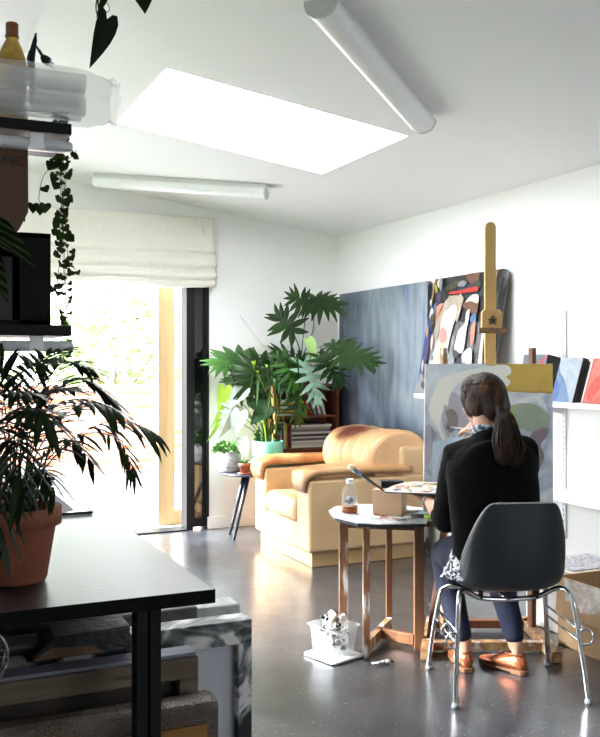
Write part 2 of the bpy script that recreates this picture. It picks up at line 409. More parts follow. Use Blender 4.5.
# ---- sky and light
w=bpy.data.worlds.new('world'); SC.world=w; w.use_nodes=True
bg=w.node_tree.nodes['Background']; bg.inputs['Color'].default_value=(.93,.97,1,1); bg.inputs['Strength'].default_value=1.0
def portal(loc,rot,sx,sy):
    l=bpy.data.lights.new('window_portal','AREA'); l.shape='RECTANGLE'; l.size=sx; l.size_y=sy; l.cycles.is_portal=True
    o=bpy.data.objects.new('window_portal',l); COL.objects.link(o); o.location=loc; o.rotation_euler=rot
portal(((DX0+2.17)/2,YB+.2,1.06),(-PI/2,0,0),2.27,2.12)
portal(((W0+W1)/2,YF-.2,(Z0+Z1)/2),(PI/2,0,0),1.3,.95)
portal((XL-.2,(LY0+LY1)/2,(LZ0+LZ1)/2),(0,-PI/2,0),LZ1-LZ0,LY1-LY0)
sl=bpy.data.lights.new('sun','SUN'); sl.energy=8.5; sl.angle=R(24); so=bpy.data.objects.new('sun',sl); COL.objects.link(so); so.rotation_euler=Vector((.8,-.3,-.6)).to_track_quat('-Z','Y').to_euler()
SC.view_settings.view_transform='Standard'; SC.view_settings.look='None'; SC.view_settings.gamma=1; SC.view_settings.exposure=EXPOSURE
SC.cycles.use_denoising=True; SC.cycles.max_bounces=10; SC.cycles.diffuse_bounces=6; SC.cycles.transparent_max_bounces=12
SC.cycles.sample_clamp_indirect=8; SC.cycles.caustics_reflective=False; SC.cycles.caustics_refractive=False
# ================================================================ workbench on the left
bt=mat('black_bench_laminate',(15,16,17),.36,spec=.7,bump=.05,bscale=60)
bk=mat('black_steel',(6,6,7),.5,spec=.25)
wb=empty('workbench',(.1,2.9,0)); tag(wb,'long black-topped workbench with black steel legs and a sink let into it','workbench')
# worktop with a sink cut-out (X .12-.50, Y 2.85-3.42)
m=MB()
for lo,hi in (((XL+.003,1.77),(.605,2.85)),((XL+.003,3.42),(.605,4.2)),((XL+.003,2.85),(.12,3.42)),((.53,2.85),(.605,3.42))):
    m.box((lo[0],lo[1],.872),(hi[0],hi[1],.9))
bmesh.ops.remove_doubles(m.bm,verts=m.bm.verts[:],dist=.0001)
m.build('worktop',bt,wb)
m=MB(); m.box((XL+.003,1.7685,.872),(.6065,1.7695,.8995)); m.box((.6055,1.7695,.872),(.6065,4.2,.8995)); m.build('edge_band',mat('matt_black_edge',(7,7,8),.7,spec=.15),wb)
for y in (1.80,4.1):
    for x in (-.25,.45):
        m=MB(); m.box((x,y,0),(x+.022,y+.045,.872)); m.box((x+.028,y,0),(x+.05,y+.045,.872)); m.box((x+.02,y+.012,.0),(x+.03,y+.033,.872)); m.build('leg',bk,wb)
steel=mat('brushed_steel',(190,192,195),.3,metal=1)
sk=empty('sink',(.31,3.13,.9)); tag(sk,'steel rimmed sink let into the black worktop behind the palm','sink')
m=MB()
def rrect(x0,x1,y0,y1,r,n=6):
    out=[]
    for cx,cy,a0 in ((x1-r,y1-r,0),(x0+r,y1-r,90),(x0+r,y0+r,180),(x1-r,y0+r,270)):
        for i in range(n+1):
            a=R(a0+90*i/n); out.append((cx+r*math.cos(a),cy+r*math.sin(a)))
    return out
o1=rrect(.08,.56,2.80,3.47,.02); o2=rrect(.10,.535,2.825,3.445,.03); o3=rrect(.13,.522,2.845,3.42,.06); o4=rrect(.14,.512,2.855,3.41,.06)
rg=[[Vector((x,y,z)) for x,y in o] for o,z in ((o1,.901),(o1,.904),(o2,.905),(o3,.902),(o3,.89),(o4,.75))]
m.rings(rg[:4],cap=False); m.build('flange',mat('sink_flange_steel',(205,207,210),.35,metal=.6),sk)
m=MB(); m.rings(rg[3:],cap=False); v=[m.bm.verts.new((x,y,.75)) for x,y in o4]; m.bm.faces.new(v)
o=m.build('basin',mat('shadow_black_sink_bowl',(14,14,17),.5,spec=.2),sk);  # the shadow inside the bowl is put into its black colour
m=MB(); m.tube([(.56,2.80,.906),(.56,3.47,.906)],.0035,mat('dark_seal',(40,42,46),.5),n=6); m.tube([(.08,2.80,.906),(.56,2.80,.906)],.0045,n=6); m.build('rim',steel,sk)
o=MB().tube([(.30,3.60,.908),(.52,3.64,.909)],[.006,.005],n=8).tube([(.52,3.64,.909),(.58,3.65,.909)],[.009,.008],n=8).build('scrubbing_brush',mat('dark_red_plastic',(90,55,50),.5)); tag(o,'thin dark stick-like brush lying on the bench behind the sink','brush')
cup=empty('patterned_mug',(.27,2.45,.9)); tag(cup,'blue and white patterned mug behind the palm stems on the bench','mug')
pm=mat('blue_white_glaze',(225,232,240),.25,col2=(50,90,170),nscale=55,contrast=(.48,.54))
MB().lathe([(.0,.002),(.032,.002),(.04,.01),(.043,.1),(.040,.1),(.037,.012),(.0,.01)],(.27,2.45,.9),cap=False).build('mug_body',pm,cup)
MB().tube([(.27+.042,2.45,.98),(.27+.07,2.45,.97),(.27+.072,2.45,.94),(.27+.04,2.45,.92)],.005).build('handle',pm,cup)

# ---- shelves above the bench (left) with strip lights underneath
shb=mat('black_shelf_edge',(7,8,9),.5,spec=.2)
sx=.405
def lshelf(z,label,lt_label):
    o=MB().box((XL,2.28,z-.027),(sx,2.56,z),bev=.002).build('hanging_shelf',shb); tag(o,label,'shelf')
    e=empty('strip_light',(.1,2.33,z-.05)); tag(e,lt_label,'strip light')
    prf=[(0,.0),(.03,.0),(.034,-.006),(.034,-.02),(.026,-.027),(.004,-.027),(-.003,-.02),(-.003,-.006)]
    rr=[]
    for x,k in ((XL+.02,1),(sx-.02,1),(sx-.004,.93),(sx+.006,.7),(sx+.009,.4)):
        rr.append([Vector((x,2.30+.015+(p[0]-.015)*k,z-.039-.012+(p[1]+.012)*k)) for p in prf])
    MB().rings(rr).build('light_tube',mat('frosted_tube',(206,208,212),.3,spec=.6),e)
    MB().box((sx-.10,2.292,z-.058),(sx-.066,2.298,z-.027)).box((sx-.103,2.292,z-.066),(sx-.063,2.30,z-.058)).build('mounting_clip',mat('clear_clip',(235,238,240),.1,spec=.8),e)
lshelf(1.964,'upper black shelf end carrying the oil bottle and plastic-wrapped roll','pale strip light under the upper black shelf')
lshelf(1.462,'lower black shelf carrying the black crate, above the palm','pale strip light under the lower black shelf')
# crate, carton
cr=empty('black_crate',(.27,2.40,1.462)); tag(cr,'tall black crate standing on the lower shelf','crate')
bc=mat('black_crate_board',(9,9,10),.7,spec=.2)
m=MB(); x0,x1,y0,y1,z0,z1=.06,.363,2.34,2.52,1.463,1.695
m.box((x0,y0,z0),(x0+.01,y1,z1)); m.box((x1-.075,y0,z0),(x1,y1,z1)); m.box((x0,y0,z1-.012),(x1,y1,z1)); m.box((x0,y0,z0),(x1,y1,z0+.012)); m.box((x0,y1-.01,z0),(x1,y1,z1)); m.build('crate_shell',bc,cr)
MB().box((x0+.012,y0+.03,z0+.014),(x1-.09,y0+.034,z1-.06)).build('crate_divider',mat('dark_grey_card',(26,27,29),.5),cr)
bx=empty('brown_carton',(.26,2.42,1.70)); tag(bx,'brown carton with black lettering wedged under the upper shelf','carton')
m=MB(); brn=mat('brown_card',(84,56,42),.75,col2=(70,46,33),nscale=5)
m.faces([Vector(p) for p in ((.1,2.33,1.70),(.285,2.33,1.70),(.285,2.5,1.70),(.1,2.5,1.70),(.1,2.33,1.745),(.307,2.33,1.745),(.307,2.5,1.745),(.1,2.5,1.745),(.1,2.33,1.905),(.306,2.33,1.905),(.306,2.5,1.905),(.1,2.5,1.905))],
 [(0,3,2,1),(8,9,10,11),(0,1,5,4),(4,5,9,8),(1,2,6,5),(5,6,10,9),(2,3,7,6),(6,7,11,10),(3,0,4,7),(7,4,8,11)],brn); m.build('carton_body',brn,bx)
MB().box((.296,2.3285,1.72),(.2995,2.33,1.90)).build('corner_tape',mat('dark_brown_tape',(70,45,34),.5),bx)
text_obj('CERAMIC',.032,mat('black_ink',(15,14,14),.6),bx,frame((.232,2.329,1.868),(1,0,0),(0,0,1),(0,-1,0)))
# oil bottle
ob=empty('oil_bottle',(.285,2.48,1.966)); tag(ob,'amber plastic oil bottle with a brown cap behind the clear wrapped roll','bottle')
amb=mat('amber_plastic',(196,160,60),.2,trans=.35,spec=.6,col2=(150,115,40),nscale=20)
MB().lathe([(0,.002),(.036,.002),(.041,.01),(.041,.13),(.040,.17),(.036,.205),(.026,.235),(.016,.255),(.0145,.262)],(.285,2.48,1.964)).build('bottle_body',amb,ob)
MB().lathe([(.0135,.260),(.0185,.262),(.0185,.266),(.0165,.267),(.0165,.298),(.014,.301),(0,.301)],(.285,2.48,1.964),n=20).build('cap',mat('brown_cap',(120,66,25),.4),ob)
# wrapped roll
pl=mat('clear_film',(225,228,230),.12,spec=.9,bump=.8,bscale=9,bstretch=(1,5,5)); 
nt=pl.node_tree; b=nt.nodes['Principled BSDF']; b.inputs['Alpha'].default_value=.26
rl=empty('plastic_wrapped_roll',(.2,2.36,1.966)); tag(rl,'clear plastic wrapped roll lying along the upper shelf with a crimped end','wrapped roll')
def rollring(x,r,k,flat=1.0):
    out=[]
    for j in range(36):
        a=2*PI*j/36; q=r*(1+k*noise.noise(Vector((x*9,math.cos(a)*2,math.sin(a)*2))))
        out.append(Vector((x,2.325+q*math.cos(a)*.92,2.043+q*math.sin(a)*flat)))
    return out
m=MB(); m.rings([rollring(x,r,k) for x,r,k in ((-.3,.074,.04),(-.1,.075,.06),(.05,.074,.08),(.2,.075,.07),(.32,.075,.09),(.42,.075,.08),(.455,.073,.12),(.475,.066,.2),(.495,.062,.35),(.512,.05,.6),(.525,.058,.8))],cap=False); m.build('film_sleeve',pl,rl,smooth=True)
inn=mat('frosted_liner',(215,218,222),.3,spec=.6); inn.node_tree.nodes['Principled BSDF'].inputs['Alpha'].default_value=.32
m=MB()
for (dy,dz) in ((-.028,-.03),(.03,-.028),(-.03,.028),(.028,.03),(0,0)): m.tube([(-.3,2.325+dy,2.043+dz),(.44,2.325+dy,2.043+dz)],.024,n=14)
m.build('inner_tubes',inn,rl)
# power plug on a cable
pg=empty('power_plug',(.36,2.5,2.2)); tag(pg,'black power plug dangling on its cable beside the oil bottle','plug')
P=lambda px,py,d: AT(px,py,d)
MB().tube([P(28,60,2.5),P(30,52,2.5),P(36,46,2.5),P(40,52,2.5),P(43,57,2.5)],.0045,n=8).tube([P(33,104,2.5),P(32,80,2.5),P(31,60,2.5),P(35,40,2.5),P(36,33,2.5)],[.004,.01,.011,.006,.002],n=8).build('cable',bk,pg)
m=MB(); m.tube([P(42,56,2.5),P(45,59.5,2.5),P(49,62,2.5)],[.007,.013,.012],n=10,sx=.8,round_ends=False); m.build('plug_body',bk,pg)
m=MB()
for q in ((49,60),(48,63.5)): m.tube([P(q[0],q[1],2.5),P(q[0]+5,q[1]+4.5,2.5)],.0022,n=6)
m.build('prongs',steel,pg)

# ================================================================ leaves
def leafmat(name,c,v=.3,rough=.35,c2=None,spec=.3): return mat(name,c,rough,island=v,spec=spec,col2=c2,nscale=12)
def frond(m,path,L,n,wid=.012,ang=50,droop=.35,q=None,mt=None,r=.0022,start=.25):
    """path: rachis points; leaflets of length L along both sides"""
    P=spline(path,False,8); N=len(P)
    m.tube(P,[r*(1-.7*i/N) for i in range(N)],mt,n=5)
    q=q or rnd
    for i in range(n):
        t=start+(1-start)*i/(n-1); k=min(int(t*(N-1)),N-2); p=P[k].lerp(P[k+1],t*(N-1)-k); T=(P[k+1]-P[k]).normalized()
        side=T.cross(Vector((0,0,1)))
        if side.length<.1: side=Vector((1,0,0))
        side.normalize()
        ll=L*(.55+.45*math.sin(PI*(.15+.8*(i/(n-1)))))*q.uniform(.85,1.15)
        for sg in (-1,1):
            a=R(ang*(1.15-.45*t)+q.uniform(-12,12)); d=(T*math.cos(a)+side*sg*math.sin(a)+Vector((0,0,q.uniform(-.1,.15)))).normalized()
            ups=Vector((0,0,1)); w=d.cross(ups).normalized() if d.cross(ups).length>.05 else side
            pts=[];K=5
            for j in range(K+1):
                s=j/K; c=p+d*ll*s-Vector((0,0,1))*droop*ll*s*s; ww=wid*(math.sin(PI*min(1,.12+.88*s)))**.8*.5 if j<K else .0004
                pts.append((c-w*ww-Vector((0,0,ww*.35)),c,c+w*ww-Vector((0,0,ww*.35))))
            vs=[v for tr in pts for v in tr]; fs=[]
            for j in range(K):
                b0=j*3; fs+=[(b0,b0+1,b0+4,b0+3),(b0+1,b0+2,b0+5,b0+4)]
            m.faces(vs,fs,mt,True)
def lobed(m,base,tip,nrm,W,n=6,mt=None,droop=.25,wl=.3,q=None):
    q=q or rnd; base=Vector(base); tip=Vector(tip); L=(tip-base).length; y=(tip-base).normalized()
    nrm=Vector(nrm); x=y.cross(nrm).normalized(); z=x.cross(y).normalized()
    def P(a,b,h=0): 
        rr=math.hypot(a,b)
        return base+x*a+y*b+z*(h-droop*rr*rr/max(L,.01)*.9+.25*abs(a)*.3)
    # central blade
    vs=[];K=8
    for j in range(K+1):
        t=j/K; w=W*.13*(1.0-.55*t); vs+=[P(-w,t*L*.85),P(0,t*L*.85,-.003),P(w,t*L*.85)]
    fs=[]
    for j in range(K): b0=j*3; fs+=[(b0,b0+1,b0+4,b0+3),(b0+1,b0+2,b0+5,b0+4)]
    m.faces(vs,fs,mt,True)
    def lobe(o,ang,ll,w,h=0):
        d=(math.sin(ang),math.cos(ang)); e=(math.cos(ang),-math.sin(ang)); vs=[];K=6; cv=q.uniform(-.12,.12)
        for j in range(K+1):
            s=j/K; a=o[0]+d[0]*ll*s+e[0]*cv*ll*s*s; b=o[1]+d[1]*ll*s+e[1]*cv*ll*s*s
            ww=w*(.55+.75*math.sin(PI*min(1,s*.95+.02)))*(1-.72*s**2.2) ; ww=ww*.5
            if j==K: ww=w*.08
            vs+=[P(a-e[0]*ww,b-e[1]*ww,h),P(a,b,h+.004),P(a+e[0]*ww,b+e[1]*ww,h)]
        fs=[]
        for j in range(K): b0=j*3; fs+=[(b0,b0+1,b0+4,b0+3),(b0+1,b0+2,b0+5,b0+4)]
        m.faces(vs,fs,mt,True)
        # small side tooth
        tt=q.uniform(.45,.6); 
    for i in range(n):
        t=i/(n-1)
        for sg in (-1,1):
            ang=R(135-105*t**.8+q.uniform(-7,7))*sg; ll=W*.5*(.72+.5*math.sin(PI*(t*.75+.2)))*q.uniform(.9,1.08)
            lobe((0,t*L*.78),ang,ll,W*wl*(1-.3*t)*.62)
    lobe((0,L*.72),R(q.uniform(-6,6)),L*.32,W*wl*.6)
def heart(m,base,tip,nrm,W,mt=None,droop=.2,fold=.15):
    base=Vector(base); tip=Vector(tip); L=(tip-base).length; y=(tip-base).normalized(); x=y.cross(Vector(nrm)).normalized(); z=x.cross(y).normalized()
    prof=[(0,.0),(.16,-.12),(.36,-.14),(.50,.02),(.5,.2),(.42,.42),(.28,.64),(.13,.84),(0,1)]
    vs=[];fs=[];K=len(prof)
    def P(a,b): return base+x*a*W+y*b*L+z*(abs(a)*W*fold*2-droop*L*b*b)
    for a,b in prof: vs+=[P(-a,b),P(0,max(0,b)),P(a,b)]
    for j in range(K-1): b0=j*3; fs+=[(b0,b0+1,b0+4,b0+3),(b0+1,b0+2,b0+5,b0+4)]
    m.faces(vs,fs,mt,True)
def strap(m,path,w,mt=None):
    P=spline(path,False,6); N=len(P); vs=[];fs=[]
    for i,p in enumerate(P):
        T=(P[min(i+1,N-1)]-P[max(i-1,0)]).normalized(); s=T.cross(Vector((0,0,1))); s=s.normalized() if s.length>.05 else Vector((1,0,0))
        t=i/(N-1); ww=w*.5*min(1,.5+3*t)*(1-t**3)+.0003; vs+=[p-s*ww+Vector((0,0,ww*.4)),p,p+s*ww+Vector((0,0,ww*.4))]
    for j in range(N-1): b0=j*3; fs+=[(b0,b0+1,b0+4,b0+3),(b0+1,b0+2,b0+5,b0+4)]
    m.faces(vs,fs,mt,True)
terra=mat('terracotta',(142,80,58),.75,col2=(116,65,46),nscale=9,bump=.15,bscale=80)
soil=mat('potting_soil',(45,34,27),.95,bump=.8,bscale=120)
# ---- palm in terracotta pot on the bench
pc=Vector((.237,2.01,.901))
pp=empty('potted_parlour_palm',pc); tag(pp,'dark leafy palm in a terracotta pot at the near end of the workbench','potted plant')
MB().lathe([(0,.002),(.064,.002),(.067,.008),(.085,.118),(.086,.120),(.097,.122),(.098,.158),(.094,.161),(.088,.160),(.084,.120),(.06,.02),(0,.02)],pc,n=40,cap=False).build('pot',terra,pp)
MB().lathe([(0,.14),(.05,.142),(.087,.138)],pc,n=24,cap=False).build('soil',soil,pp)
palm=leafmat('palm_leaf',(26,42,15),.45,.45,spec=.2)
m=MB(); q=random.Random(12)
pb=pc+Vector((0,0,.14))
def pf(pts,L,n,d0=1.93,**k):
    path=[pb+Vector((q.uniform(-.03,.04),q.uniform(-.03,.03),0))]+[AT(a,b,d) for a,b,d in pts]
    frond(m,path,L,n,q=q,mt=palm,**k)
pf([(38,470,1.98),(78,435,2.05),(118,420,2.1),(150,430,2.1)],.10,11,wid=.0145,droop=.62,start=.38,ang=62)
pf([(50,462,1.9),(85,434,1.9),(118,440,1.88),(134,472,1.87)],.062,9,wid=.008,droop=.45,start=.62,ang=60)
pf([(30,450,2.0),(52,400,2.1),(80,378,2.15),(112,398,2.2)],.10,15,wid=.015,droop=.4,start=.3)
pf([(28,440,1.95),(46,385,2.0),(64,362,2.05),(90,368,2.1)],.10,16,wid=.014,droop=.2,start=.3)
pf([(22,440,2.0),(34,380,2.05),(44,358,2.1),(62,350,2.15)],.09,15,wid=.014,droop=.15,start=.3)
pf([(34,460,1.9),(60,420,1.85),(88,402,1.82),(116,410,1.8)],.09,14,wid=.015,droop=.5,start=.3)
pf([(18,440,1.9),(18,400,1.9),(26,372,1.95),(38,362,2.0)],.10,16,wid=.015,droop=.2,start=.25)
pf([(10,440,1.9),(4,400,1.85),(0,372,1.85),(-6,352,1.85)],.10,16,wid=.015,droop=.2,start=.25)
pf([(14,450,1.85),(20,420,1.78),(34,408,1.72),(50,420,1.7)],.10,14,wid=.016,droop=.4,start=.3)
pf([(6,450,1.85),(2,415,1.8),(8,395,1.75),(24,392,1.72)],.10,15,wid=.016,droop=.4,start=.3)
pf([(0,460,1.95),(-14,430,2.0),(-30,410,2.0)],.10,12,wid=.016,droop=.4,start=.3)
pf([(10,480,1.82),(2,470,1.76),(-2,500,1.72),(2,545,1.72)],.08,13,wid=.013,droop=.8,start=.35)
pf([(26,478,2.0),(48,452,2.06),(70,440,2.1),(92,462,2.15)],.08,13,wid=.014,droop=.5,start=.35)
pf([(28,470,2.02),(40,430,2.1),(58,404,2.2),(84,398,2.25)],.10,14,wid=.015,droop=.35,start=.3)
pf([(20,455,1.88),(30,425,1.85),(46,395,1.86),(72,388,1.9)],.10,15,wid=.015,droop=.35,start=.25)
pf([(8,470,1.84),(14,440,1.8),(18,460,1.74),(24,492,1.72)],.08,12,wid=.013,droop=.6,start=.4)
pf([(30,480,1.88),(44,470,1.84),(54,490,1.82)],.06,10,wid=.012,droop=.5,start=.4)
for i in range(16):
    a=q.uniform(0,6.28); r=q.uniform(.01,.05); b0=pb+Vector((r*math.cos(a),r*math.sin(a),0)); m.tube([b0,b0+Vector((q.uniform(-.02,.05),q.uniform(-.03,.03),q.uniform(.12,.22)))],[.0035,.002],palm,n=5)
m.build('foliage',None,pp,fix=False)
# ---- striped leaves of a plant kept on the lower shelf
sp=empty('striped_leaf_plant',(.15,2.31,1.462)); tag(sp,'plant with dark striped leaves beside the black crate on the lower shelf','potted plant')
MB().lathe([(0,.0),(.024,.0),(.03,.07),(.027,.07),(0,.06)],(.025,2.36,1.463),n=20).build('pot',mat('dark_pot',(40,42,42),.5),sp)
def stripe():
    mm=mat('striped_leaf',(24,40,20),.6,spec=.1); nt=mm.node_tree;N=nt.nodes;L=nt.links
    wv=N.new('ShaderNodeTexWave'); wv.inputs['Scale'].default_value=22; wv.inputs['Distortion'].default_value=1.5; wv.bands_direction='DIAGONAL'
    tc=N.new('ShaderNodeTexCoord'); L.new(tc.outputs['Object'],wv.inputs['Vector']); rp=N.new('ShaderNodeValToRGB')
    rp.color_ramp.elements[0].color=(*s2l((12,22,9)),1); rp.color_ramp.elements[1].color=(*s2l((52,70,34)),1); rp.color_ramp.elements[0].position=.55; rp.color_ramp.elements[1].position=.9
    L.new(wv.outputs['Fac'],rp.inputs['Fac']); L.new(rp.outputs[0],N['Principled BSDF'].inputs['Base Color']); return mm
m=MB(); st=stripe()
heart(m,AT(-14,226,2.2),AT(36,260,2.18),(.2,-1,.6),.085,st,.15)
heart(m,AT(-18,222,2.22),AT(22,236,2.2),(.2,-1,.9),.06,st,.1)
heart(m,AT(-16,250,2.22),AT(10,300,2.2),(.2,-1,.4),.06,st,.1)
m.tube([(.025,2.36,1.53),(.05,2.33,1.62),AT(-14,226,2.2)],.003,st,n=5); m.tube([(.025,2.36,1.53),AT(-16,250,2.22)],.003,st,n=5); m.tube([(.025,2.36,1.53),(.04,2.36,1.65),AT(-18,222,2.22)],.003,st,n=5)
m.build('leaves',None,sp,fix=False)
# ---- trailing vine hanging off the upper shelf
tv=empty('trailing_vine_plant',(.34,2.52,1.966)); tag(tv,'trailing vine with small round leaves hanging from the upper shelf past both shelves','hanging plant')
MB().lathe([(0,.0),(.028,.0),(.034,.05),(.031,.05),(0,.045)],(.366,2.525,1.965),n=20).build('pot',mat('dark_pot',(40,42,42),.5),tv)
vm=leafmat('vine_leaf',(40,56,18),.4,.5,spec=.1); m=MB(); q=random.Random(4)
def vine(pts,dens,s0=.012,s1=.02,mt=vm):
    P=spline([AT(*p) for p in pts],False,10); N=len(P); m.tube(P,.0009,mt,n=4)
    L=sum((P[i+1]-P[i]).length for i in range(N-1)); cnt=int(L*dens)
    for i in range(cnt):
        t=(i+q.random())/cnt*(N-1); k=min(int(t),N-2); p=P[k].lerp(P[k+1],t-k); a=q.uniform(0,6.28)
        o=p+Vector((math.cos(a)*.012,math.sin(a)*.012,q.uniform(-.01,.006))); s=q.uniform(s0,s1)
        d=(o-p+Vector((0,0,-.012))).normalized(); heart(m,o,o+d*s,(q.uniform(-.5,.5),-1,q.uniform(-.2,.7)),s*1.5,mt,.1,.1)
top=(57,140,2.62)
TOPV=[(60,118,2.56),(60,112,2.60),(60,140,2.62)]
vine([(60,112,2.58),(61,140,2.63),(60,180,2.64),(62,215,2.64),(63,260,2.64),(66,300,2.63),(66,322,2.62)],60)
vine([(61,112,2.58),(62,142,2.62),(64,175,2.62),(63,220,2.62),(62,245,2.61),(58,275,2.6),(58,290,2.6)],58)
vine([(60,112,2.58),(59,142,2.63),(66,178,2.63),(60,215,2.62),(66,240,2.61),(69,262,2.6),(76,270,2.6)],52)
vine([(61,112,2.58),(58,145,2.62),(57,165,2.62),(62,190,2.62),(59,235,2.62)],70,.014,.022)
vine([(60,112,2.58),(60,142,2.61),(52,148,2.61),(60,160,2.6),(70,158,2.6),(77,150,2.6)],45)
vine([(60,145,2.62),(64,160,2.62),(55,165,2.62),(44,175,2.6),(39,195,2.6),(40,203,2.6)],14,.018,.026)
vine([(60,112,2.58),(64,250,2.64),(68,330,2.63),(69,352,2.62),(68,362,2.62)],26,.010,.015)
for bp in ((33,204,2.6),(40,206,2.6),(45,204,2.6)):
    c=AT(*bp); heart(m,c,c+Vector((0,0,-.028)),(.1,-1,.2),.034,vm,.1)
m.tube([(.372,2.53,2.01),AT(60,116,2.58),AT(60,150,2.62)],.0012,vm,n=4)
m.build('vines',None,tv,fix=False)
# ---- big-leaved climber hanging into the picture at the top
hv=empty('hanging_climber_plant',AT(110,-60,2.0)); tag(hv,'dark leafed climber dangling in from above at the top, over the wrapped roll','hanging plant')
hc=AT(112,-75,2.0)
MB().lathe([(0,0),(.05,0),(.06,.09),(.055,.09),(0,.08)],hc,n=24).build('pot',mat('dark_pot',(40,42,42),.5),hv)
MB().tube([hc+Vector((0,0,.08)),Vector((hc.x,hc.y,cz(max(hc.x,XRD))+(-.62*(XRD-hc.x) if hc.x<XRD else 0)))],.002).build('hanger_wire',bk,hv)
m=MB(); dl=leafmat('dark_climber_leaf',(20,32,10),.3,.5,spec=.1)
m.tube(spline([hc+Vector((0,0,.07)),AT(100,-72,1.98),AT(99,-30,1.98),AT(98,4,1.98),AT(103,20,1.98)],False,6),.002,dl,n=5)
m.tube(spline([AT(101,-20,1.98),AT(96,5,1.98),AT(98,16,1.98),AT(103,19,1.98)],False,6),.0014,dl,n=5)
m.tube(spline([AT(103,0,1.98),AT(109,6,1.98),AT(108,12,1.98),AT(103,10,1.98)],False,6),.0008,dl,n=4)
heart(m,AT(107,19,1.98),AT(92,68,1.97),(.4,-1,.1),.052,dl,.1)
heart(m,AT(107,-18,1.98),AT(99,18,1.97),(.9,-1,.1),.03,dl,.1)
heart(m,AT(138,-22,1.98),AT(146,12,1.97),(.0,-1,.2),.075,dl,.1)
m.tube(spline([hc+Vector((0,0,.07)),AT(128,-60,1.98),AT(138,-20,1.98)],False,6),.0018,dl,n=5)
m.build('leaves',None,hv,fix=False)

# ================================================================ stored canvases beneath the bench
marb=mat('marbled_black_white',(14,14,16),.5,col2=[(30,32,35),(110,114,116),(228,228,226)],nscale=5,contrast=(.38,.56),distort=1.8,detail=5)
lav=mat('primed_canvas_back',(206,206,218),.8)
def backed(name,label,x0,x1,y0,y1,z0,z1,bw,frm,panel,wz=None,rec=.03,lean=0):
    e=empty(name,((x0+x1)/2,(y0+y1)/2,z0)); tag(e,label,'canvas')
    wz=wz or bw; m=MB()
    for lo,hi in (((x0,y0,z1-wz),(x1,y1,z1)),((x0,y0,z0),(x1,y1,z0+wz)),((x0,y0,z0+wz),(x0+bw,y1,z1-wz)),((x1-bw,y0,z0+wz),(x1,y1,z1-wz))): m.box(lo,hi,frm,bev=.003)
    m.build('stretcher_frame',None,e)
    MB().box((x0+bw*.6,y0+rec,z0+wz*.6),(x1-bw*.6,y1-.006,z1-wz*.6)).build('canvas_back',panel,e)
    return e
e=backed('marbled_canvas','large canvas with black and white marbled edges turned to show its white back',-.32,.852,2.19,2.26,.002,.70,.038,marb,lav,.062)
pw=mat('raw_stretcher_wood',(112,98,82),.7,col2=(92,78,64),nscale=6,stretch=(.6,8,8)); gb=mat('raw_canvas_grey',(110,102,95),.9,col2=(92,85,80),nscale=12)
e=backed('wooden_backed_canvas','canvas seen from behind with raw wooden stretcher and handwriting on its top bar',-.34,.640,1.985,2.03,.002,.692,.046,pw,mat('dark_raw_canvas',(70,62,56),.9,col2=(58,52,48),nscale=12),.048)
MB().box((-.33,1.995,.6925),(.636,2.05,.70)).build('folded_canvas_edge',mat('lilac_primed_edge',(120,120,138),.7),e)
ink=mat('black_ink',(15,14,14),.6)
text_obj('CCO - ODINO',.013,ink,e,frame((.485,1.9845,.668),(-1,0,0),(0,0,-1),(0,-1,0)),'handwriting')
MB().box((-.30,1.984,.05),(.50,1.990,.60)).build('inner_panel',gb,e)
bub=mat('bubble_wrap',(112,102,92),.16,col2=(84,64,48),nscale=5,bump=1.0,bscale=220,spec=1.0)
e=empty('bubble_wrapped_parcel',(.15,1.90,0)); tag(e,'bubble wrapped flat parcel with brown tape, frontmost under the bench','parcel')
m=MB(); m.box((-.33,1.868,.002),(.655,1.945,.635),bev=.022,seg=2)
o=m.build('wrapping',bub,e,smooth=True)
md=o.modifiers.new('s','SUBSURF'); md.subdivision_type='SIMPLE'; md.levels=5; bake(o)
for v in o.data.vertices:
    w=o.matrix_basis@v.co; v.co+= Vector((noise.noise(v.co*14)*.003,noise.noise(v.co*11+Vector((3,0,0)))*.006,noise.noise(v.co*6+Vector((0,7,0)))*.010))
MB().box((.36,1.861,.10),(.62,1.866,.585)).build('brown_tape_panel',mat('brown_tape',(140,98,42),.35),e)
def slabc(name,label,x0,x1,y0,y1,z1,mt,cat='canvas'):
    o=MB().box((x0,y0,.002),(x1,y1,z1),bev=.006).build(name,mt); tag(o,label,cat)
slabc('stored_canvas','dark charcoal marbled canvas edge just left of the pale one, under the bench corner',-.3,.747,2.32,2.39,.712,mat('charcoal_marble',(48,46,50),.6,col2=(84,82,84),nscale=9,distort=1))
slabc('stored_canvas','pale grey-white marbled canvas edge, rearmost of the stored canvases',-.3,.909,2.43,2.52,.675,mat('pale_marble',(205,208,204),.6,col2=(140,146,142),nscale=7,distort=1))
slabc('stored_canvas','mauve grey canvas edge highest under the worktop',-.33,.60,2.57,2.63,.80,mat('mauve_grey_paint',(98,88,96),.8,col2=(80,72,80),nscale=6,stretch=(.5,1,1)))
e=empty('cloth_wrapped_canvas',(0,2.12,.70)); tag(e,'dark cloth bundle folded over the stored canvases beneath the bench','bundle')
m=MB(); rg=[]
for i in range(30):
    t=i/29; x=-.32+.62*t; rr=.045*(1-.55*t)
    rg.append([Vector((x,2.135+math.cos(a)*rr*1.3+.01*noise.noise(Vector((x*9,a,0))),.703+rr+math.sin(a)*rr*(1+.4*noise.noise(Vector((x*7,a*1.5,3)))))) for a in [2*PI*j/20 for j in range(20)]])
m.rings(rg); m.build('cloth',mat('dark_slate_cloth',(36,38,42),.5,col2=(62,64,68),nscale=6,stretch=(.6,3,3)),e)
e=empty('paper_wrapped_block',(.38,2.12,.70)); tag(e,'silvery wrapped block with a tan corner lying on the stored canvases','parcel')
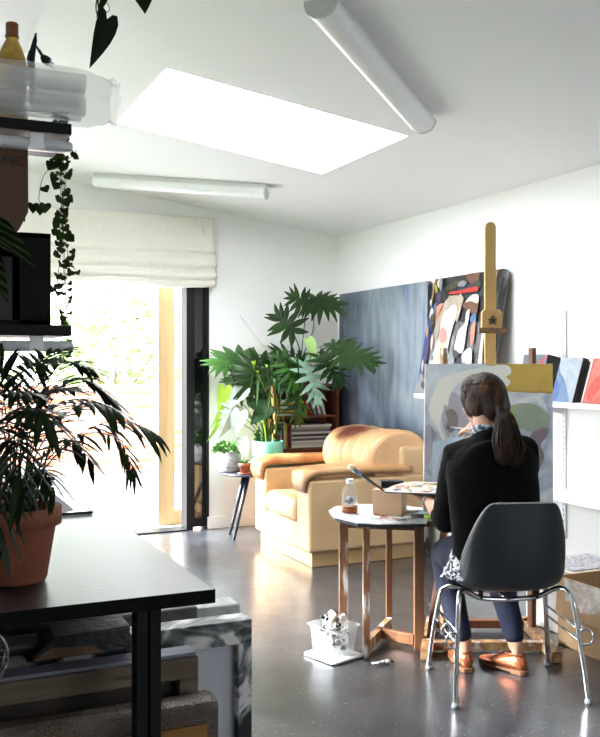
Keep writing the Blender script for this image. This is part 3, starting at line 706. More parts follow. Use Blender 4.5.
m=MB(); M=frame((.30,2.06,.7035),(1,0,0),(0,0,1),(0,-1,0)); m.prism([(-.03,0),(.20,0),(.20,.055),(.03,.05)],-.11,0,M=M,bev=.006); m.build('wrap',mat('silver_wrap',(46,46,50),.5,col2=(30,30,34),nscale=20,bump=.6,bscale=60),e)
MB().prism([(-.02,.004),(.14,.004),(.11,.022),(.02,.028)],.001,.003,M=M).build('tan_corner',mat('tan_card',(112,88,64),.8),e)
# wire guard lamp hanging under the bench front
e=empty('wire_guard_lamp',(.13,1.83,.83)); tag(e,'oval wire-guarded lamp head hanging under the near edge of the bench','lamp')
m=MB(); c=Vector((.155,1.815,.80)); M=Matrix.Rotation(R(12),4,'Y')
ring=[c+(M@Vector((.045*math.cos(a),0,.055*math.sin(a)))) for a in [2*PI*i/28 for i in range(29)]]
m.tube(ring,.0035,n=6)
for k in range(-4,5):
    z=k*.012; w=.045*math.sqrt(max(0,1-(z/.055)**2)); m.tube([c+M@Vector((-w,-.006,z)),c+M@Vector((0,-.012,z)),c+M@Vector((w,-.006,z))],.0013,n=5)
for k in range(-3,4):
    x=k*.012; w=.055*math.sqrt(max(0,1-(x/.045)**2)); m.tube([c+M@Vector((x,-.005,-w)),c+M@Vector((x,-.013,0)),c+M@Vector((x,-.005,w))],.0015,n=5)
m.build('wire_guard',mat('grey_wire',(150,150,150),.35,metal=.8),e)
MB().lathe([(0,.0),(.036,.0),(.03,.02),(.012,.04),(0,.04)],c+Vector((0,.003,0)),M=Matrix.Rotation(-PI/2,4,'X')).build('lamp_head',mat('lamp_dark_shell',(50,50,52),.5),e)
MB().tube([c+Vector((-.01,.012,-.03)),c+Vector((-.01,.0,-.075)),c+Vector((-.025,.0,-.09))],[.012,.013,.012],n=10).build('clamp',mat('lamp_clamp',(60,58,66),.5),e)
MB().tube([c+Vector((0,.03,.0)),c+Vector((0,.035,.05)),c+Vector((0,.03,.0715))],.004,n=6).build('hanging_hook',bk,e)
# ================================================================ armchair
tan=mat('tan_leather',(192,163,124),.38,col2=(178,144,102),nscale=3.5,bump=.25,bscale=55,spec=.5,contrast=(.3,.7))
tanw=mat('worn_brown_leather',(184,132,82),.3,col2=[(158,100,56),(200,158,108)],nscale=4,bump=.3,bscale=50,contrast=(.3,.7))
ac=empty('armchair',(2.96,5.88,0)); tag(ac,'low tan leather armchair with rolled back standing before the blue-grey canvas','armchair')
MB().box((2.535,5.425,.0),(3.40,6.335,.10),bev=.006,seg=3).build('plinth',mat('tan_plinth_leather',(198,164,114),.45,bump=.15,bscale=70),ac)
m=MB(); m.box((2.50,5.39,.10),(3.41,5.60,.585),bev=.022,seg=4); m.build('arm_panel',tan,ac)
m=MB(); m.box((2.50,6.16,.10),(3.41,6.37,.585),bev=.022,seg=4); m.build('arm_panel',tan,ac)
m=MB(); m.box((2.505,5.59,.10),(3.05,6.17,.275),bev=.015,seg=4); m.build('front_panel',tan,ac)
def armpad(y0,y1):
    # padded roll along the top of the arm, drooping over the front
    w=(y1-y0)/2; yc=(y0+y1)/2; rg=[]
    path=[(2.487,.50,.6),(2.475,.56,.85),(2.485,.612,1),(2.55,.635,1),(2.75,.64,1),(3.0,.635,1),(3.2,.63,1),(3.3,.625,.9)]
    for i,(x,z,k) in enumerate(path):
        a=path[max(i-1,0)]; b=path[min(i+1,len(path)-1)]; t=Vector((b[0]-a[0],0,b[1]-a[1])).normalized(); nn=Vector((-t.z,0,t.x))
        if nn.z<0: nn=-nn
        if i<2: nn=Vector((-1,0,.3)).normalized()
        rg.append([Vector((x,yc+(w+.012)*k*math.copysign(abs(math.cos(q))**.6,math.cos(q)),z))+nn*(.036 if i>1 else .026)*math.copysign(abs(math.sin(q))**.8,math.sin(q)) for q in [2*PI*j/20 for j in range(20)]])
    return MB().rings(rg)
armpad(5.39,5.60).build('arm_pad',mat('near_pad_leather',(188,152,110),.34,col2=(170,128,84),nscale=4,bump=.3,bscale=50),ac); armpad(6.16,6.37).build('arm_pad',tanw,ac)
# seat cushion
m=MB(); m.box((2.49,5.607,.27),(3.10,6.153,.43),bev=.05,seg=5); o=m.build('seat_cushion',tan,ac,smooth=True)
for v in o.data.vertices:
    x,y,z=v.co; 
    if z>.38: v.co.z+=.022*math.cos((y-5.88)/.28*PI/2)*math.cos((x-2.8)/.32*PI/2)
# back: shell and rolled cushion
m=MB(); m.box((3.2,5.405,.10),(3.42,6.355,.79),bev=.04,seg=4); m.build('back_shell',tan,ac)
prof=spline([(3.06,.44),(3.01,.54),(2.965,.66),(2.985,.77),(3.06,.85),(3.18,.885),(3.31,.88),(3.40,.83),(3.43,.74),(3.41,.64),(3.25,.58),(3.2,.48)],True,4)
c=Vector((3.2,.70)); rg=[]
NY=64
for i in range(NY+1):
    t=i/NY; y=5.425+.765*t; e=min(t,1-t)*.765; k=1-.16*max(0,1-e/.05)**2.2
    ring=[]
    for j,p in enumerate(prof):
        v=(Vector((p[0],p[1]))-c)*k+c
        wr=.007*noise.noise(Vector((j*.22,y*26,1)))*(1 if v.y>.55 else .3)+.010*noise.noise(Vector((j*.10+y*5,y*9,4)))
        if t<.3: wr+=.009*math.sin(y*95+j*.35)*(1-t/.3)*(1 if v.x>3.1 else .4)
        d_=(v-c).normalized()*wr; ring.append(Vector((v.x+d_.x,y,v.y+d_.y)))
    rg.append(ring)
dk=mat('back_cushion_leather',(208,166,112),.34,bump=.25,bscale=50)
nt=dk.node_tree; N=nt.nodes; L=nt.links; tc=N.new('ShaderNodeTexCoord'); mp=N.new('ShaderNodeMapping'); L.new(tc.outputs['Object'],mp.inputs[0])
mp.inputs['Location'].default_value=(0,0,0)
gr=N.new('ShaderNodeTexGradient'); gr.gradient_type='SPHERICAL'
DKMAP=mp
rp=N.new('ShaderNodeValToRGB'); rp.color_ramp.elements[0].color=(*s2l((190,150,106)),1); rp.color_ramp.elements[1].color=(*s2l((98,44,28)),1); rp.color_ramp.elements[0].position=.05; rp.color_ramp.elements[1].position=.6
nz=N.new('ShaderNodeTexNoise'); nz.inputs['Scale'].default_value=9; ad=N.new('ShaderNodeMath'); ad.operation='MULTIPLY_ADD'; L.new(tc.outputs['Object'],nz.inputs['Vector'])
L.new(mp.outputs[0],gr.inputs['Vector']); L.new(nz.outputs['Fac'],ad.inputs[0]); ad.inputs[1].default_value=.35; 
sb=N.new('ShaderNodeMath'); sb.operation='SUBTRACT'; sb.inputs[1].default_value=.17; L.new(gr.outputs['Fac'],sb.inputs[0]); L.new(sb.outputs[0],ad.inputs[2])
L.new(ad.outputs[0],rp.inputs['Fac']); L.new(rp.outputs[0],N['Principled BSDF'].inputs['Base Color'])
# worn patch centre (world = object coords here): scale
mp.vector_type='TEXTURE'; mp.inputs['Location'].default_value=(3.10,5.92,.87); mp.inputs['Scale'].default_value=(.22,.30,.13)
m=MB(); m.rings(rg); m.build('back_cushion',dk,ac)

# ================================================================ canvases by the right wall
def leaning(name,label,P0,P1,zb,zt,lean,thick,facem,sidem,blobs=None,slip=0,grp=None):
    """P0,P1: floor-plan points (front face, bottom) from the picture's left to right; leans towards the wall by `lean`"""
    e=empty(name,((P0[0]+P1[0])/2,(P0[1]+P1[1])/2,zb)); tag(e,label,'canvas',grp)
    a=Vector((P0[0],P0[1],zb)); b=Vector((P1[0],P1[1],zb)); u=(b-a).normalized(); W=(b-a).length
    hor=Vector((0,0,1)).cross(u)  # away from camera side?
    if hor.x<0: hor=-hor
    Hh=math.hypot(zt-zb,lean); v=(Vector((0,0,zt-zb))+hor*lean).normalized(); w=-(v.cross(u)) 
    w=u.cross(v).normalized()
    if w.x>0: w=-w
    M=frame(a,u,v,w) if u.cross(v).dot(w)>0 else frame(a,u,v,w)
    m=MB(); m.box((0,0,-thick),(W,Hh,-.0012),sidem,M=M,bev=.003); 
    if blobs: m.faces([M@Vector(p) for p in ((0.001,0.001,0),(W-.001,.001,0),(W-.001,Hh-.001,0),(.001,Hh-.001,0))],[(0,1,2,3)],facem); paint_blobs(m,blobs,M,W,Hh,0.0)
    else: m.faces([M@Vector(p) for p in ((0.001,0.001,0),(W-.001,.001,0),(W-.001,Hh-.001,0),(.001,Hh-.001,0))],[(0,1,2,3)],facem)
    m.build('painted_canvas',None,e,fix=False)
    m=MB()
    for x in (.0,W-.04): m.box((x+.002,.01,-thick-.012),(x+.038,Hh-.01,-thick-.001),M=M)
    m.box((.05,Hh-.05,-thick-.012),(W-.05,Hh-.012,-thick-.001),M=M); m.build('stretcher',pw,e)
    return e
def stormy():
    mm=mat('stormy_blue_paint',(150,158,165),.6); nt=mm.node_tree;N=nt.nodes;L=nt.links; b=N['Principled BSDF']
    tc=N.new('ShaderNodeTexCoord')
    def nz(sc,st,det=6,dist=.6,off=(0,0,0)):
        mp=N.new('ShaderNodeMapping'); mp.inputs['Scale'].default_value=st; mp.inputs['Location'].default_value=off; L.new(tc.outputs['Object'],mp.inputs[0])
        n=N.new('ShaderNodeTexNoise'); n.inputs['Scale'].default_value=sc; n.inputs['Detail'].default_value=det; n.inputs['Distortion'].default_value=dist; L.new(mp.outputs[0],n.inputs['Vector']); return n.outputs['Fac']
    rp=N.new('ShaderNodeValToRGB'); e=rp.color_ramp.elements; e[0].position=.22; e[0].color=(*s2l((34,42,54)),1); e[1].position=.8; e[1].color=(*s2l((146,156,162)),1)
    k=e.new(.48); k.color=(*s2l((88,102,116)),1)
    # streaks + a darker lower left field of paint
    sx=N.new('ShaderNodeSeparateXYZ'); L.new(tc.outputs['Object'],sx.inputs[0])
    st=nz(1.0,(2,6,1.3),6,1.2); bg=nz(1.3,(1,1.4,1.0),3,.3,(4,2,1))
    def mth(op,a,b_=None,c=None):
        n=N.new('ShaderNodeMath'); n.operation=op
        for i,v in enumerate((a,b_,c)):
            if v is None: continue
            if isinstance(v,(int,float)): n.inputs[i].default_value=v
            else: L.new(v,n.inputs[i])
        return n.outputs[0]
    # dark region: where (y - 5.6)*.9 - (z-.75) > 0   (left & low)
    f=mth('SUBTRACT',mth('MULTIPLY',mth('SUBTRACT',sx.outputs['Y'],YC0),.85),mth('SUBTRACT',sx.outputs['Z'],.75)); f=mth('ADD',f,mth('MULTIPLY',mth('SUBTRACT',bg,.5),1.2))
    mr=N.new('ShaderNodeMapRange'); mr.interpolation_type='SMOOTHSTEP'; mr.inputs['From Min'].default_value=-.35; mr.inputs['From Max'].default_value=.55; L.new(f,mr.inputs['Value'])
    val=mth('SUBTRACT',mth('MULTIPLY_ADD',bg,.95,mth('MULTIPLY_ADD',st,.6,-.28)),mth('MULTIPLY',mr.outputs[0],.34))
    L.new(val,rp.inputs['Fac'])
    bl=nz(1.0,(2,7,.9),3,.2,(9,3,5)); mr2=N.new('ShaderNodeMapRange'); mr2.inputs['From Min'].default_value=.6; mr2.inputs['From Max'].default_value=.72; L.new(bl,mr2.inputs['Value'])
    mx=N.new('ShaderNodeMix'); mx.data_type='RGBA'; L.new(mth('MULTIPLY',mr2.outputs[0],.6),mx.inputs['Factor']); L.new(rp.outputs[0],mx.inputs['A']); mx.inputs['B'].default_value=(*s2l((70,88,150)),1)
    L.new(mx.outputs['Result'],b.inputs['Base Color']); return mm
YC0=5.95
dkside=mat('dark_streaked_canvas_edge',(42,43,48),.6,col2=(150,150,152),nscale=12,stretch=(1,1,.5),contrast=(.5,.68))
leaning('abstract_canvas','tall blue-grey stormy canvas leaning in the corner behind the armchair',(3.458,6.89),(3.452,5.484),.002,1.95,.026,.033,stormy(),dkside)
# colourful canvas on the upper shelf
pk=lambda n,c,c2=None: paintmat(n,c,c2)
def mapq(pts,TL=(60,80),TR=(552,30),BL=(10,662),BR=(488,662)):
    out=[]
    for x,y in pts:
        u,v=.5,.5
        for _ in range(12):
            X=(1-v)*((1-u)*TL[0]+u*TR[0])+v*((1-u)*BL[0]+u*BR[0]); Y=(1-v)*((1-u)*TL[1]+u*TR[1])+v*((1-u)*BL[1]+u*BR[1])
            u+=(x-X)/490; v+=(y-Y)/600
        s_=min(max(u,0),1); u2=(s_/5.67)/((1-s_)/6.4+s_/5.67)
        out.append((u2,v))
    return out
BL=pk('black',(20,20,22),(33,33,36)); WH=pk('white',(182,180,177),(167,166,164)); BG=pk('beige',(161,149,134)); PKp=pk('pink',(175,131,123)); LP=pk('pale_pink',(187,171,167)); YL=pk('pale_yellow',(185,175,131)); RD=pk('red',(175,51,41)); BR=pk('brown',(100,69,51)); OL=pk('olive',(61,61,39)); BLu=pk('blue',(72,115,156)); DB=pk('deep_blue',(33,54,115)); GY=pk('grey',(123,125,130)); PU=pk('violet',(69,52,90)); CR=pk('cream',(190,185,172)); PE=pk('peach',(182,131,107)); LM=pk('acid_yellow',(156,164,57)); DG=pk('dark_slate',(48,52,61)); TN=pk('tan',(156,123,86))
blobs=[(BL,[(60,80),(555,30),(540,250),(300,300),(120,240),(40,250)]),(DG,[(150,120),(400,100),(400,200),(280,220),(150,180)]),
 (OL,[(150,125),(215,95),(300,85),(260,110),(185,140)]),(BR,[(290,60),(385,48),(370,95),(330,105),(295,85)]),(TN,[(470,45),(520,38),(505,110),(490,130)]),
 (GY,[(235,105),(265,90),(300,100),(285,118),(240,120)]),(OL,[(360,95),(402,85),(402,130),(370,120)]),(CR,[(80,95),(110,78),(120,110),(95,125)]),(LM,[(68,120),(80,112),(92,150),(80,155)]),
 (TN,[(62,82),(75,82),(60,180),(45,240)]),(BLu,[(75,220),(95,205),(85,260),(70,255)]),(DB,[(50,250),(80,240),(70,420),(45,560),(15,600)]),(PU,[(50,420),(70,380),(65,540),(45,560)]),
 (PE,[(95,225),(145,205),(125,250),(105,310),(80,290)]),(GY,[(15,640),(30,560),(70,600),(120,600),(100,662),(12,662)]),
 (BG,[(165,180),(230,165),(288,175),(282,215),(258,300),(215,230),(170,240),(140,320),(120,420),(100,400),(105,310),(140,240)]),
 (WH,[(200,222),(240,215),(250,260),(230,340),(215,430),(225,490),(180,540),(160,600),(120,590),(80,560),(100,470),(135,380),(150,270)]),
 (PKp,[(150,330),(180,335),(200,380),(185,412),(165,410),(140,385)]),(YL,[(160,420),(185,405),(180,450),(150,508),(145,470)]),
 (BR,[(295,205),(340,190),(398,200),(398,262),(360,255),(300,225)]),(CR,[(310,200),(350,165),(398,165),(400,205),(350,195)]),(LP,[(330,250),(348,240),(340,330),(330,440),(300,455),(262,440),(275,350),(315,310)]),
 (CR,[(322,255),(345,240),(345,300),(330,340)]),(BLu,[(358,275),(385,258),(398,270),(396,298),(365,300)]),(PE,[(372,320),(398,300),(398,400),(375,410)]),
 (WH,[(470,200),(485,200),(480,300),(470,400),(478,560),(470,655),(445,655),(450,400)]),(GY,[(495,250),(540,240),(520,300),(500,420),(485,400)]),
 (GY,[(240,370),(262,390),(250,440),(280,520),(250,560),(200,580),(180,560),(225,490)]),(DG,[(262,440),(300,455),(290,480),(262,475)]),
 (WH,[(290,530),(330,515),(335,560),(330,650),(250,660),(130,655),(160,600),(240,580)]),(WH,[(330,455),(395,440),(395,655),(360,655),(375,530),(335,500)]),(GY,[(335,510),(372,520),(365,655),(340,640)]),
 (RD,[(182,150),(250,145),(330,130),(390,124),(392,146),(340,150),(250,160),(200,160)]),(BL,[(95,150),(150,140),(185,155),(165,190),(110,205),(88,190)])]
qq=random.Random(17)
_ex=[]
for i in range(34):
    x,y=(qq.uniform(20,130),qq.uniform(100,640)) if i%2 else (qq.uniform(130,540),qq.uniform(60,640)); w_,h_=qq.uniform(5,16),qq.uniform(14,44)
    _ex.append(([BL,GY,DG,CR,LP,PU,OL,BLu,TN][i%9],[(x-w_,y),(x-w_*.3,y-h_),(x+w_,y-h_*.3),(x+w_*.5,y+h_)]))
blobs=[blobs[0],blobs[1]]+_ex[::2]+blobs[2:]+[b_ for b_ in _ex[1::2] if b_[1][0][0]<110]
blobs=[(a,mapq(b)) for a,b in blobs]
leaning('abstract_canvas','colourful canvas with white, black and pink shapes on the upper shelf behind the easel',(3.335,5.40),(3.315,4.60),1.152,1.955,.155,.045,pk('grey_ground',(70,70,74),(110,110,114)),dkside,blobs)
bl3=[(pk('dusk_blue',(78,104,140),(100,128,160)),[(0,.25),(.15,.35),(.4,.5),(.7,.8),(.8,1),(0,1)]),(pk('mid_blue',(70,100,150)),[(0,.5),(.2,.6),(.3,.9),(.05,1)])]
leaning('small_canvas','small blue-grey canvas leaning on the upper shelf, beside the red one',(3.325,3.985),(3.295,3.775),1.153,1.395,.07,.04,pk('cloud_grey',(160,170,180),(128,140,154)),mat('charcoal_canvas_edge',(58,58,62),.7),bl3)
bl4=[(pk('coral',(198,112,98)),[(.1,.1),(.5,0),(1,.1),(.8,.5),(.4,.9),(.1,.9)]),(pk('rose_red',(204,78,72)),[(.2,.5),(.5,.35),(1,.3),(1,.5),(.6,.6),(.3,.95),(.1,.8)]),(pk('blush',(232,180,165)),[(.6,.0),(1,.1),(1,.25),(.7,.3)])]
leaning('small_canvas','small coral red canvas leaning on the upper shelf',(3.325,3.735),(3.295,3.50),1.153,1.39,.075,.04,pk('brick_red',(176,72,64),(200,104,90)),mat('maroon_canvas_edge',(80,44,44),.7),bl4)
bl5=[(pk('slate_band',(96,104,112)),[(0,0),(1,0),(1,.3),(0,.25)]),(pk('red_line',(190,50,50)),[(.55,.35),(.9,.05),(.95,.08),(.6,.4)]),(pk('brown_band',(70,52,46)),[(0,.4),(1,.4),(1,1),(0,1)])]
leaning('small_canvas','small slate and brown canvas with a black edge, half hidden by the easel canvas',(3.36,4.34),(3.33,4.09),1.153,1.415,.06,.09,pk('slate_ground',(84,90,98)),mat('black_canvas_edge',(24,22,22),.6),bl5)

# ================================================================ side table and its pots
nav=mat('dark_navy_paint',(22,28,40),.4)
T0=UD(-.375,7.12); sd=empty('side_table',(T0.x,T0.y,0)); tag(sd,'round dark navy three-legged side table between the door and the armchair','side table')
MB().lathe([(0,.487),(.24,.487),(.262,.497),(.262,.502),(.258,.507),(0,.507)],(T0.x,T0.y,0),n=44).build('table_top',nav,sd)
for a,b in (((-.06,-.05),(-.185,.02)),((-.03,-.06),(-.135,-.20)),((.05,-.02),(.10,-.16))):
    p0=UD(-.375+a[0],7.12+a[1],.489); p1=UD(-.375+b[0],7.12+b[1],0); MB().tube([p0,p1],[.019,.012],n=12).build('leg',nav,sd)
conc=mat('grey_textured_pot',(168,168,168),.85,col2=(140,140,142),nscale=30,stretch=(.4,.4,3),bump=.6,bscale=50,bstretch=(.3,.3,3))
def pot(name,label,u,d,z,prof,pm_,soilz,soilr):
    c=UD(u,d,z); e=empty(name,c); tag(e,label,'potted plant'); MB().lathe(prof,c,n=36,cap=False).build('pot',pm_,e)
    MB().lathe([(0,soilz),(soilr,soilz)],c,n=24,cap=False).build('soil',soil,e); return e,c
e,c1=pot('potted_succulent','small bushy green plant in a ribbed grey pot on the side table','x' and -.56,7.10,.507,[(0,.001),(.082,.001),(.09,.012),(.098,.16),(.094,.164),(.09,.16),(.085,.14)],conc,.145,.088)
g1=leafmat('succulent_green',(70,110,50),.45); m=MB(); q=random.Random(2)
for i in range(230):
    a=q.uniform(0,6.28); r=.115*math.sqrt(q.random()); p=c1+Vector((r*math.cos(a),r*math.sin(a),.15+q.uniform(0,.11)*(1-r/.16)))
    d=Vector((math.cos(a)*.6,math.sin(a)*.6,q.uniform(-.2,.9))).normalized(); heart(m,p,p+d*q.uniform(.022,.038),(q.uniform(-1,1),-1,.8),.024,g1,.1)
m.build('foliage',None,e,fix=False)
m=MB()
for i in range(9): a=i*.7; m.tube([c1+Vector((.03*math.cos(a),.03*math.sin(a),.145)),c1+Vector((.07*math.cos(a),.07*math.sin(a),.21))],.0025,g1,n=5)
m.build('stem',None,e)
# tiny terracotta pot with silver leaf
e,c2=pot('potted_silver_leaf_plant','tiny terracotta pot on a saucer with one big silvery leaf, between grey and teal pots','x' and -.425,6.93,.517,[(0,.001),(.032,.001),(.043,.05),(.05,.052),(.052,.075),(.048,.077),(.045,.07)],terra,.065,.045)
MB().lathe([(0,.507),(.05,.507),(.058,.514),(.058,.518),(.05,.515),(0,.515)],(c2.x,c2.y,0),n=30).build('saucer',terra,e)
sil=leafmat('silver_leaf',(196,208,200),.1,.25,c2=(165,182,172)); dkl=leafmat('deep_green_leaf',(42,74,40),.25,.25); brg=leafmat('bright_leaf',(140,172,56),.2,.3); mid=leafmat('mid_green_leaf',(48,84,32),.35,.3); phi=leafmat('philodendron_leaf',(30,56,20),.35,.3)
m=MB(); heart(m,AT(242,440,6.93),AT(246,462,6.88),(-.3,-1,.3),.10,sil,.1); m.tube([c2+Vector((0,0,.06)),AT(247,448,6.95),AT(242,440,6.93)],.003,mid,n=5)
for i in range(14):
    a=q.uniform(0,6.28); p=c2+Vector((.02*math.cos(a),.02*math.sin(a),.066)); heart(m,p,p+Vector((.03*math.cos(a),.03*math.sin(a),.035)),(0,-1,1),.02,g1,.1)
m.build('foliage',None,e,fix=False)
# teal pot with monstera, variegated leaves and straps
teal=mat('teal_glaze',(104,176,154),.45)
e,c3=pot('potted_monstera','broad split-leaf and variegated plant in a teal pot beside the bookcase','x' and -.255,7.13,.507,[(0,.001),(.108,.001),(.118,.01),(.124,.235),(.120,.24),(.114,.235),(.11,.2)],teal,.21,.112)
m=MB(); q=random.Random(9); b3=c3+Vector((0,0,.21))
def leaf_on(fn,base,tip,nrm,W,mt,d0,root,**k):
    B=AT(base[0],base[1],d0); Tt=AT(tip[0],tip[1],d0-.05); m.tube(spline([root,root.lerp(B,.5)+Vector((0,0,.06)),B],False,5),.0035,mid,n=5); fn(m,B,Tt,nrm,W,mt=mt,**k)
leaf_on(heart,(255,398),(274,418),(-.1,-1,.35),.19,dkl,7.0,b3)
leaf_on(heart,(268,406),(250,424),(-.3,-1,.5),.15,dkl,6.98,b3)
leaf_on(heart,(243,388),(228,408),(-.2,-1,.5),.13,sil,6.95,b3)
leaf_on(heart,(246,392),(226,400),(0,-1,.9),.11,sil,6.98,b3)
leaf_on(heart,(240,412),(234,436),(-.5,-1,.2),.13,sil,6.9,b3)
leaf_on(heart,(236,410),(222,440),(.4,-1,.1),.10,sil,6.92,b3)
leaf_on(heart,(225,388),(219,414),(-.3,-1,.2),.11,brg,6.96,b3)
leaf_on(heart,(222,406),(213,430),(.5,-1,.1),.05,brg,6.94,b3)
leaf_on(heart,(219,420),(209,444),(.5,-1,.1),.045,brg,6.93,b3)
leaf_on(lobed,(232,402),(226,430),(.2,-1,.4),.16,sil,6.97,b3,n=5)
for i in range(26):
    a=q.uniform(-2.6,.3); l=q.uniform(.18,.34); dx=q.uniform(-.22,.14); strap(m,[b3+Vector((q.uniform(-.05,.05),q.uniform(-.05,.05),0)),b3+Vector((dx*.5,q.uniform(-.1,.02),l)),b3+Vector((dx*1.3,q.uniform(-.18,.02),l*q.uniform(.3,1.0)))],q.uniform(.009,.016),brg if i%3==0 else mid)
for i in range(14):
    a=q.uniform(0,6.28); p=b3+Vector((.07*math.cos(a),.07*math.sin(a),q.uniform(.02,.14))); heart(m,p,p+Vector((.05*math.cos(a),.04*math.sin(a),q.uniform(-.03,.04))),(0,-1,.5),.05,mid,.1)
m.build('foliage',None,e,fix=False)

# ================================================================ bookcase in the corner
wd=mat('dark_oak_wood',(112,62,38),.5,col2=(88,46,28),nscale=4,stretch=(1,1,.12),contrast=(.3,.7)); wl=mat('golden_side_wood',(200,150,88),.5,col2=(172,116,60),nscale=5,stretch=(1,1,.1),contrast=(.3,.7))
bcx0,bcx1,bcy0,bcy1=2.845,3.435,6.80,7.03
bc_=empty('bookcase',(3.14,6.92,0)); tag(bc_,'wooden bookcase in the room corner filled with books and magazines','bookcase')
MB().box((bcx0,bcy0,0),(bcx0+.022,bcy1,1.185),bev=.001).build('side_panel',wl,bc_); MB().box((bcx1-.02,bcy0,0),(bcx1,bcy1,1.185)).build('side_panel',wd,bc_)
for z in (.07,.36,.635,.905,1.165): MB().box((bcx0+.022,bcy0+.002,z),(bcx1-.02,bcy1-.008,z+.02)).build('shelf_board',wd,bc_)
MB().box((bcx0+.022,bcy1-.008,0),(bcx1-.02,bcy1,1.185)).build('back_board',wd,bc_)
paper=mat('page_paper',(222,218,208),.8,col2=(190,186,176),nscale=90,stretch=(.1,.1,3))
BK={}
def bmat(c):
    if c not in BK: BK[c]=mat('book_cover_%d'%len(BK),c,.45)
    return BK[c]
def book_v(x,w,h,dp,z,c,lean=0,label=None,grp=None,name='book'):
    e=empty(name,(x+w/2,bcy0+.03,z)); tag(e,label,'book' if name=='book' else 'magazine',grp)
    M=Matrix.Translation((x,bcy0+.022,z))@Matrix.Rotation(lean,4,'Y')
    MB().box((0,0,0),(w,.004,h),M=M).box((0,0,0),(.003,dp,h),M=M).box((w-.003,0,0),(w,dp,h),M=M).build('cover',bmat(c),e); MB().box((.0035,.005,.004),(w-.0035,dp-.004,h-.004),M=M).build('pages',paper,e)
def book_h(x,w,t,z,c,dp=.16,off=0,label=None,grp=None,name='magazine'):
    e=empty(name,(x+w/2,bcy0+.1,z)); tag(e,label,'magazine',grp)
    y0=bcy0+.02+off
    MB().box((x,y0,z),(x+w,y0+.003,z+t)).box((x,y0,z),(x+w,y0+dp,z+.0015)).box((x,y0,z+t-.0015),(x+w,y0+dp,z+t)).build('cover',bmat(c),e); MB().box((x+.003,y0+.004,z+.002),(x+w-.003,y0+dp-.004,z+t-.002)).build('pages',paper,e)
# upper bay: leaning books right, stack left
G='books and magazines in the bookcase'
ub=.9265
for x,w,h,c,l,lb in ((3.135,.024,.215,(178,184,40),-.40,'yellow-green book leaning leftmost of the tilted books'),(3.176,.020,.21,(190,48,40),-.40,'red-spined book leaning next to the yellow-green one'),(3.215,.022,.225,(150,165,168),-.36,'grey-blue book leaning between the red book and white ones'),(3.256,.024,.215,(215,222,222),-.33,'taller white book leaning among the tilted books'),(3.300,.020,.18,(228,232,232),-.30,'white book leaning last against the bookcase side')):
    book_v(x,w,h,.14,ub,c,l,lb,G)
z=ub
for i,(t,c,w) in enumerate(((.014,(225,228,230),.23),(.012,(30,30,34),.24),(.018,(205,180,60),.22),(.010,(40,40,44),.23),(.020,(215,218,220),.21),(.014,(60,60,64),.22),(.016,(226,206,90),.2),(.022,(235,236,236),.20))):
    book_h(2.875,w,t,z,c,label='%s in the stack behind the hanging leaves, upper bay'%('white magazine at the bottom','black magazine just above the bottom one','mustard magazine','thin black magazine','thick pale magazine','dark grey magazine','yellow magazine','topmost white magazine')[i],grp=G); z+=t+.0008
lb_=.6565
x=2.873
for i,(w,c,h) in enumerate(((.018,(206,96,140),.21),(.008,(230,60,50),.19),(.016,(222,224,226),.215),(.010,(60,60,64),.21),(.018,(205,206,208),.215),(.012,(212,190,44),.205),(.012,(196,40,50),.2),(.016,(26,28,34),.19))):
    book_v(x,w,h,.15,lb_,c,0,'%s upright in the lower bay'%('pink-spined magazine','thin red magazine','white magazine next to the thin red one','thin grey magazine','pale grey magazine','yellow magazine','crimson magazine','black magazine beside the flat stack')[i],G,'magazine'); x+=w+.0015
z=lb_
for i,(t,c,w,o) in enumerate(((.020,(228,230,228),.36,0),(.022,(196,200,204),.37,.01),(.014,(225,225,225),.36,0),(.020,(90,92,100),.32,.004),(.012,(208,210,214),.36,.0),(.020,(60,62,70),.33,.006),(.018,(214,216,218),.37,.0),(.022,(120,124,132),.35,.008),(.016,(180,184,170),.36,.0),(.018,(232,234,234),.37,.003),(.014,(50,50,54),.30,.01))):
    book_h(x+.006+o,w,t,z,c,label='%s of the tall flat stack in the lower bay'%('bottom white magazine','second magazine up, grey','third magazine up, white','fourth magazine up, slate','fifth magazine up, thin pale','sixth magazine up, dark','seventh magazine up, pale','eighth magazine up, grey-blue','ninth magazine up, sage','tenth magazine up, bright white','topmost short dark magazine')[i],grp=G); z+=t+.0008
x=2.873
for i,(w,c,h) in enumerate(((.02,(228,180,40),.2),(.02,(40,44,50),.22),(.024,(200,204,206),.21),(.018,(150,60,50),.2),(.03,(60,80,110),.22),(.02,(190,190,180),.2),(.024,(90,60,50),.21))):
    book_v(x,w,h,.14,.381,c,0,'%s in the third bay down, just above the armchair'%('yellow book','black book','pale grey book','rust red book','navy book','stone coloured book','brown book')[i],G); x+=w+.002
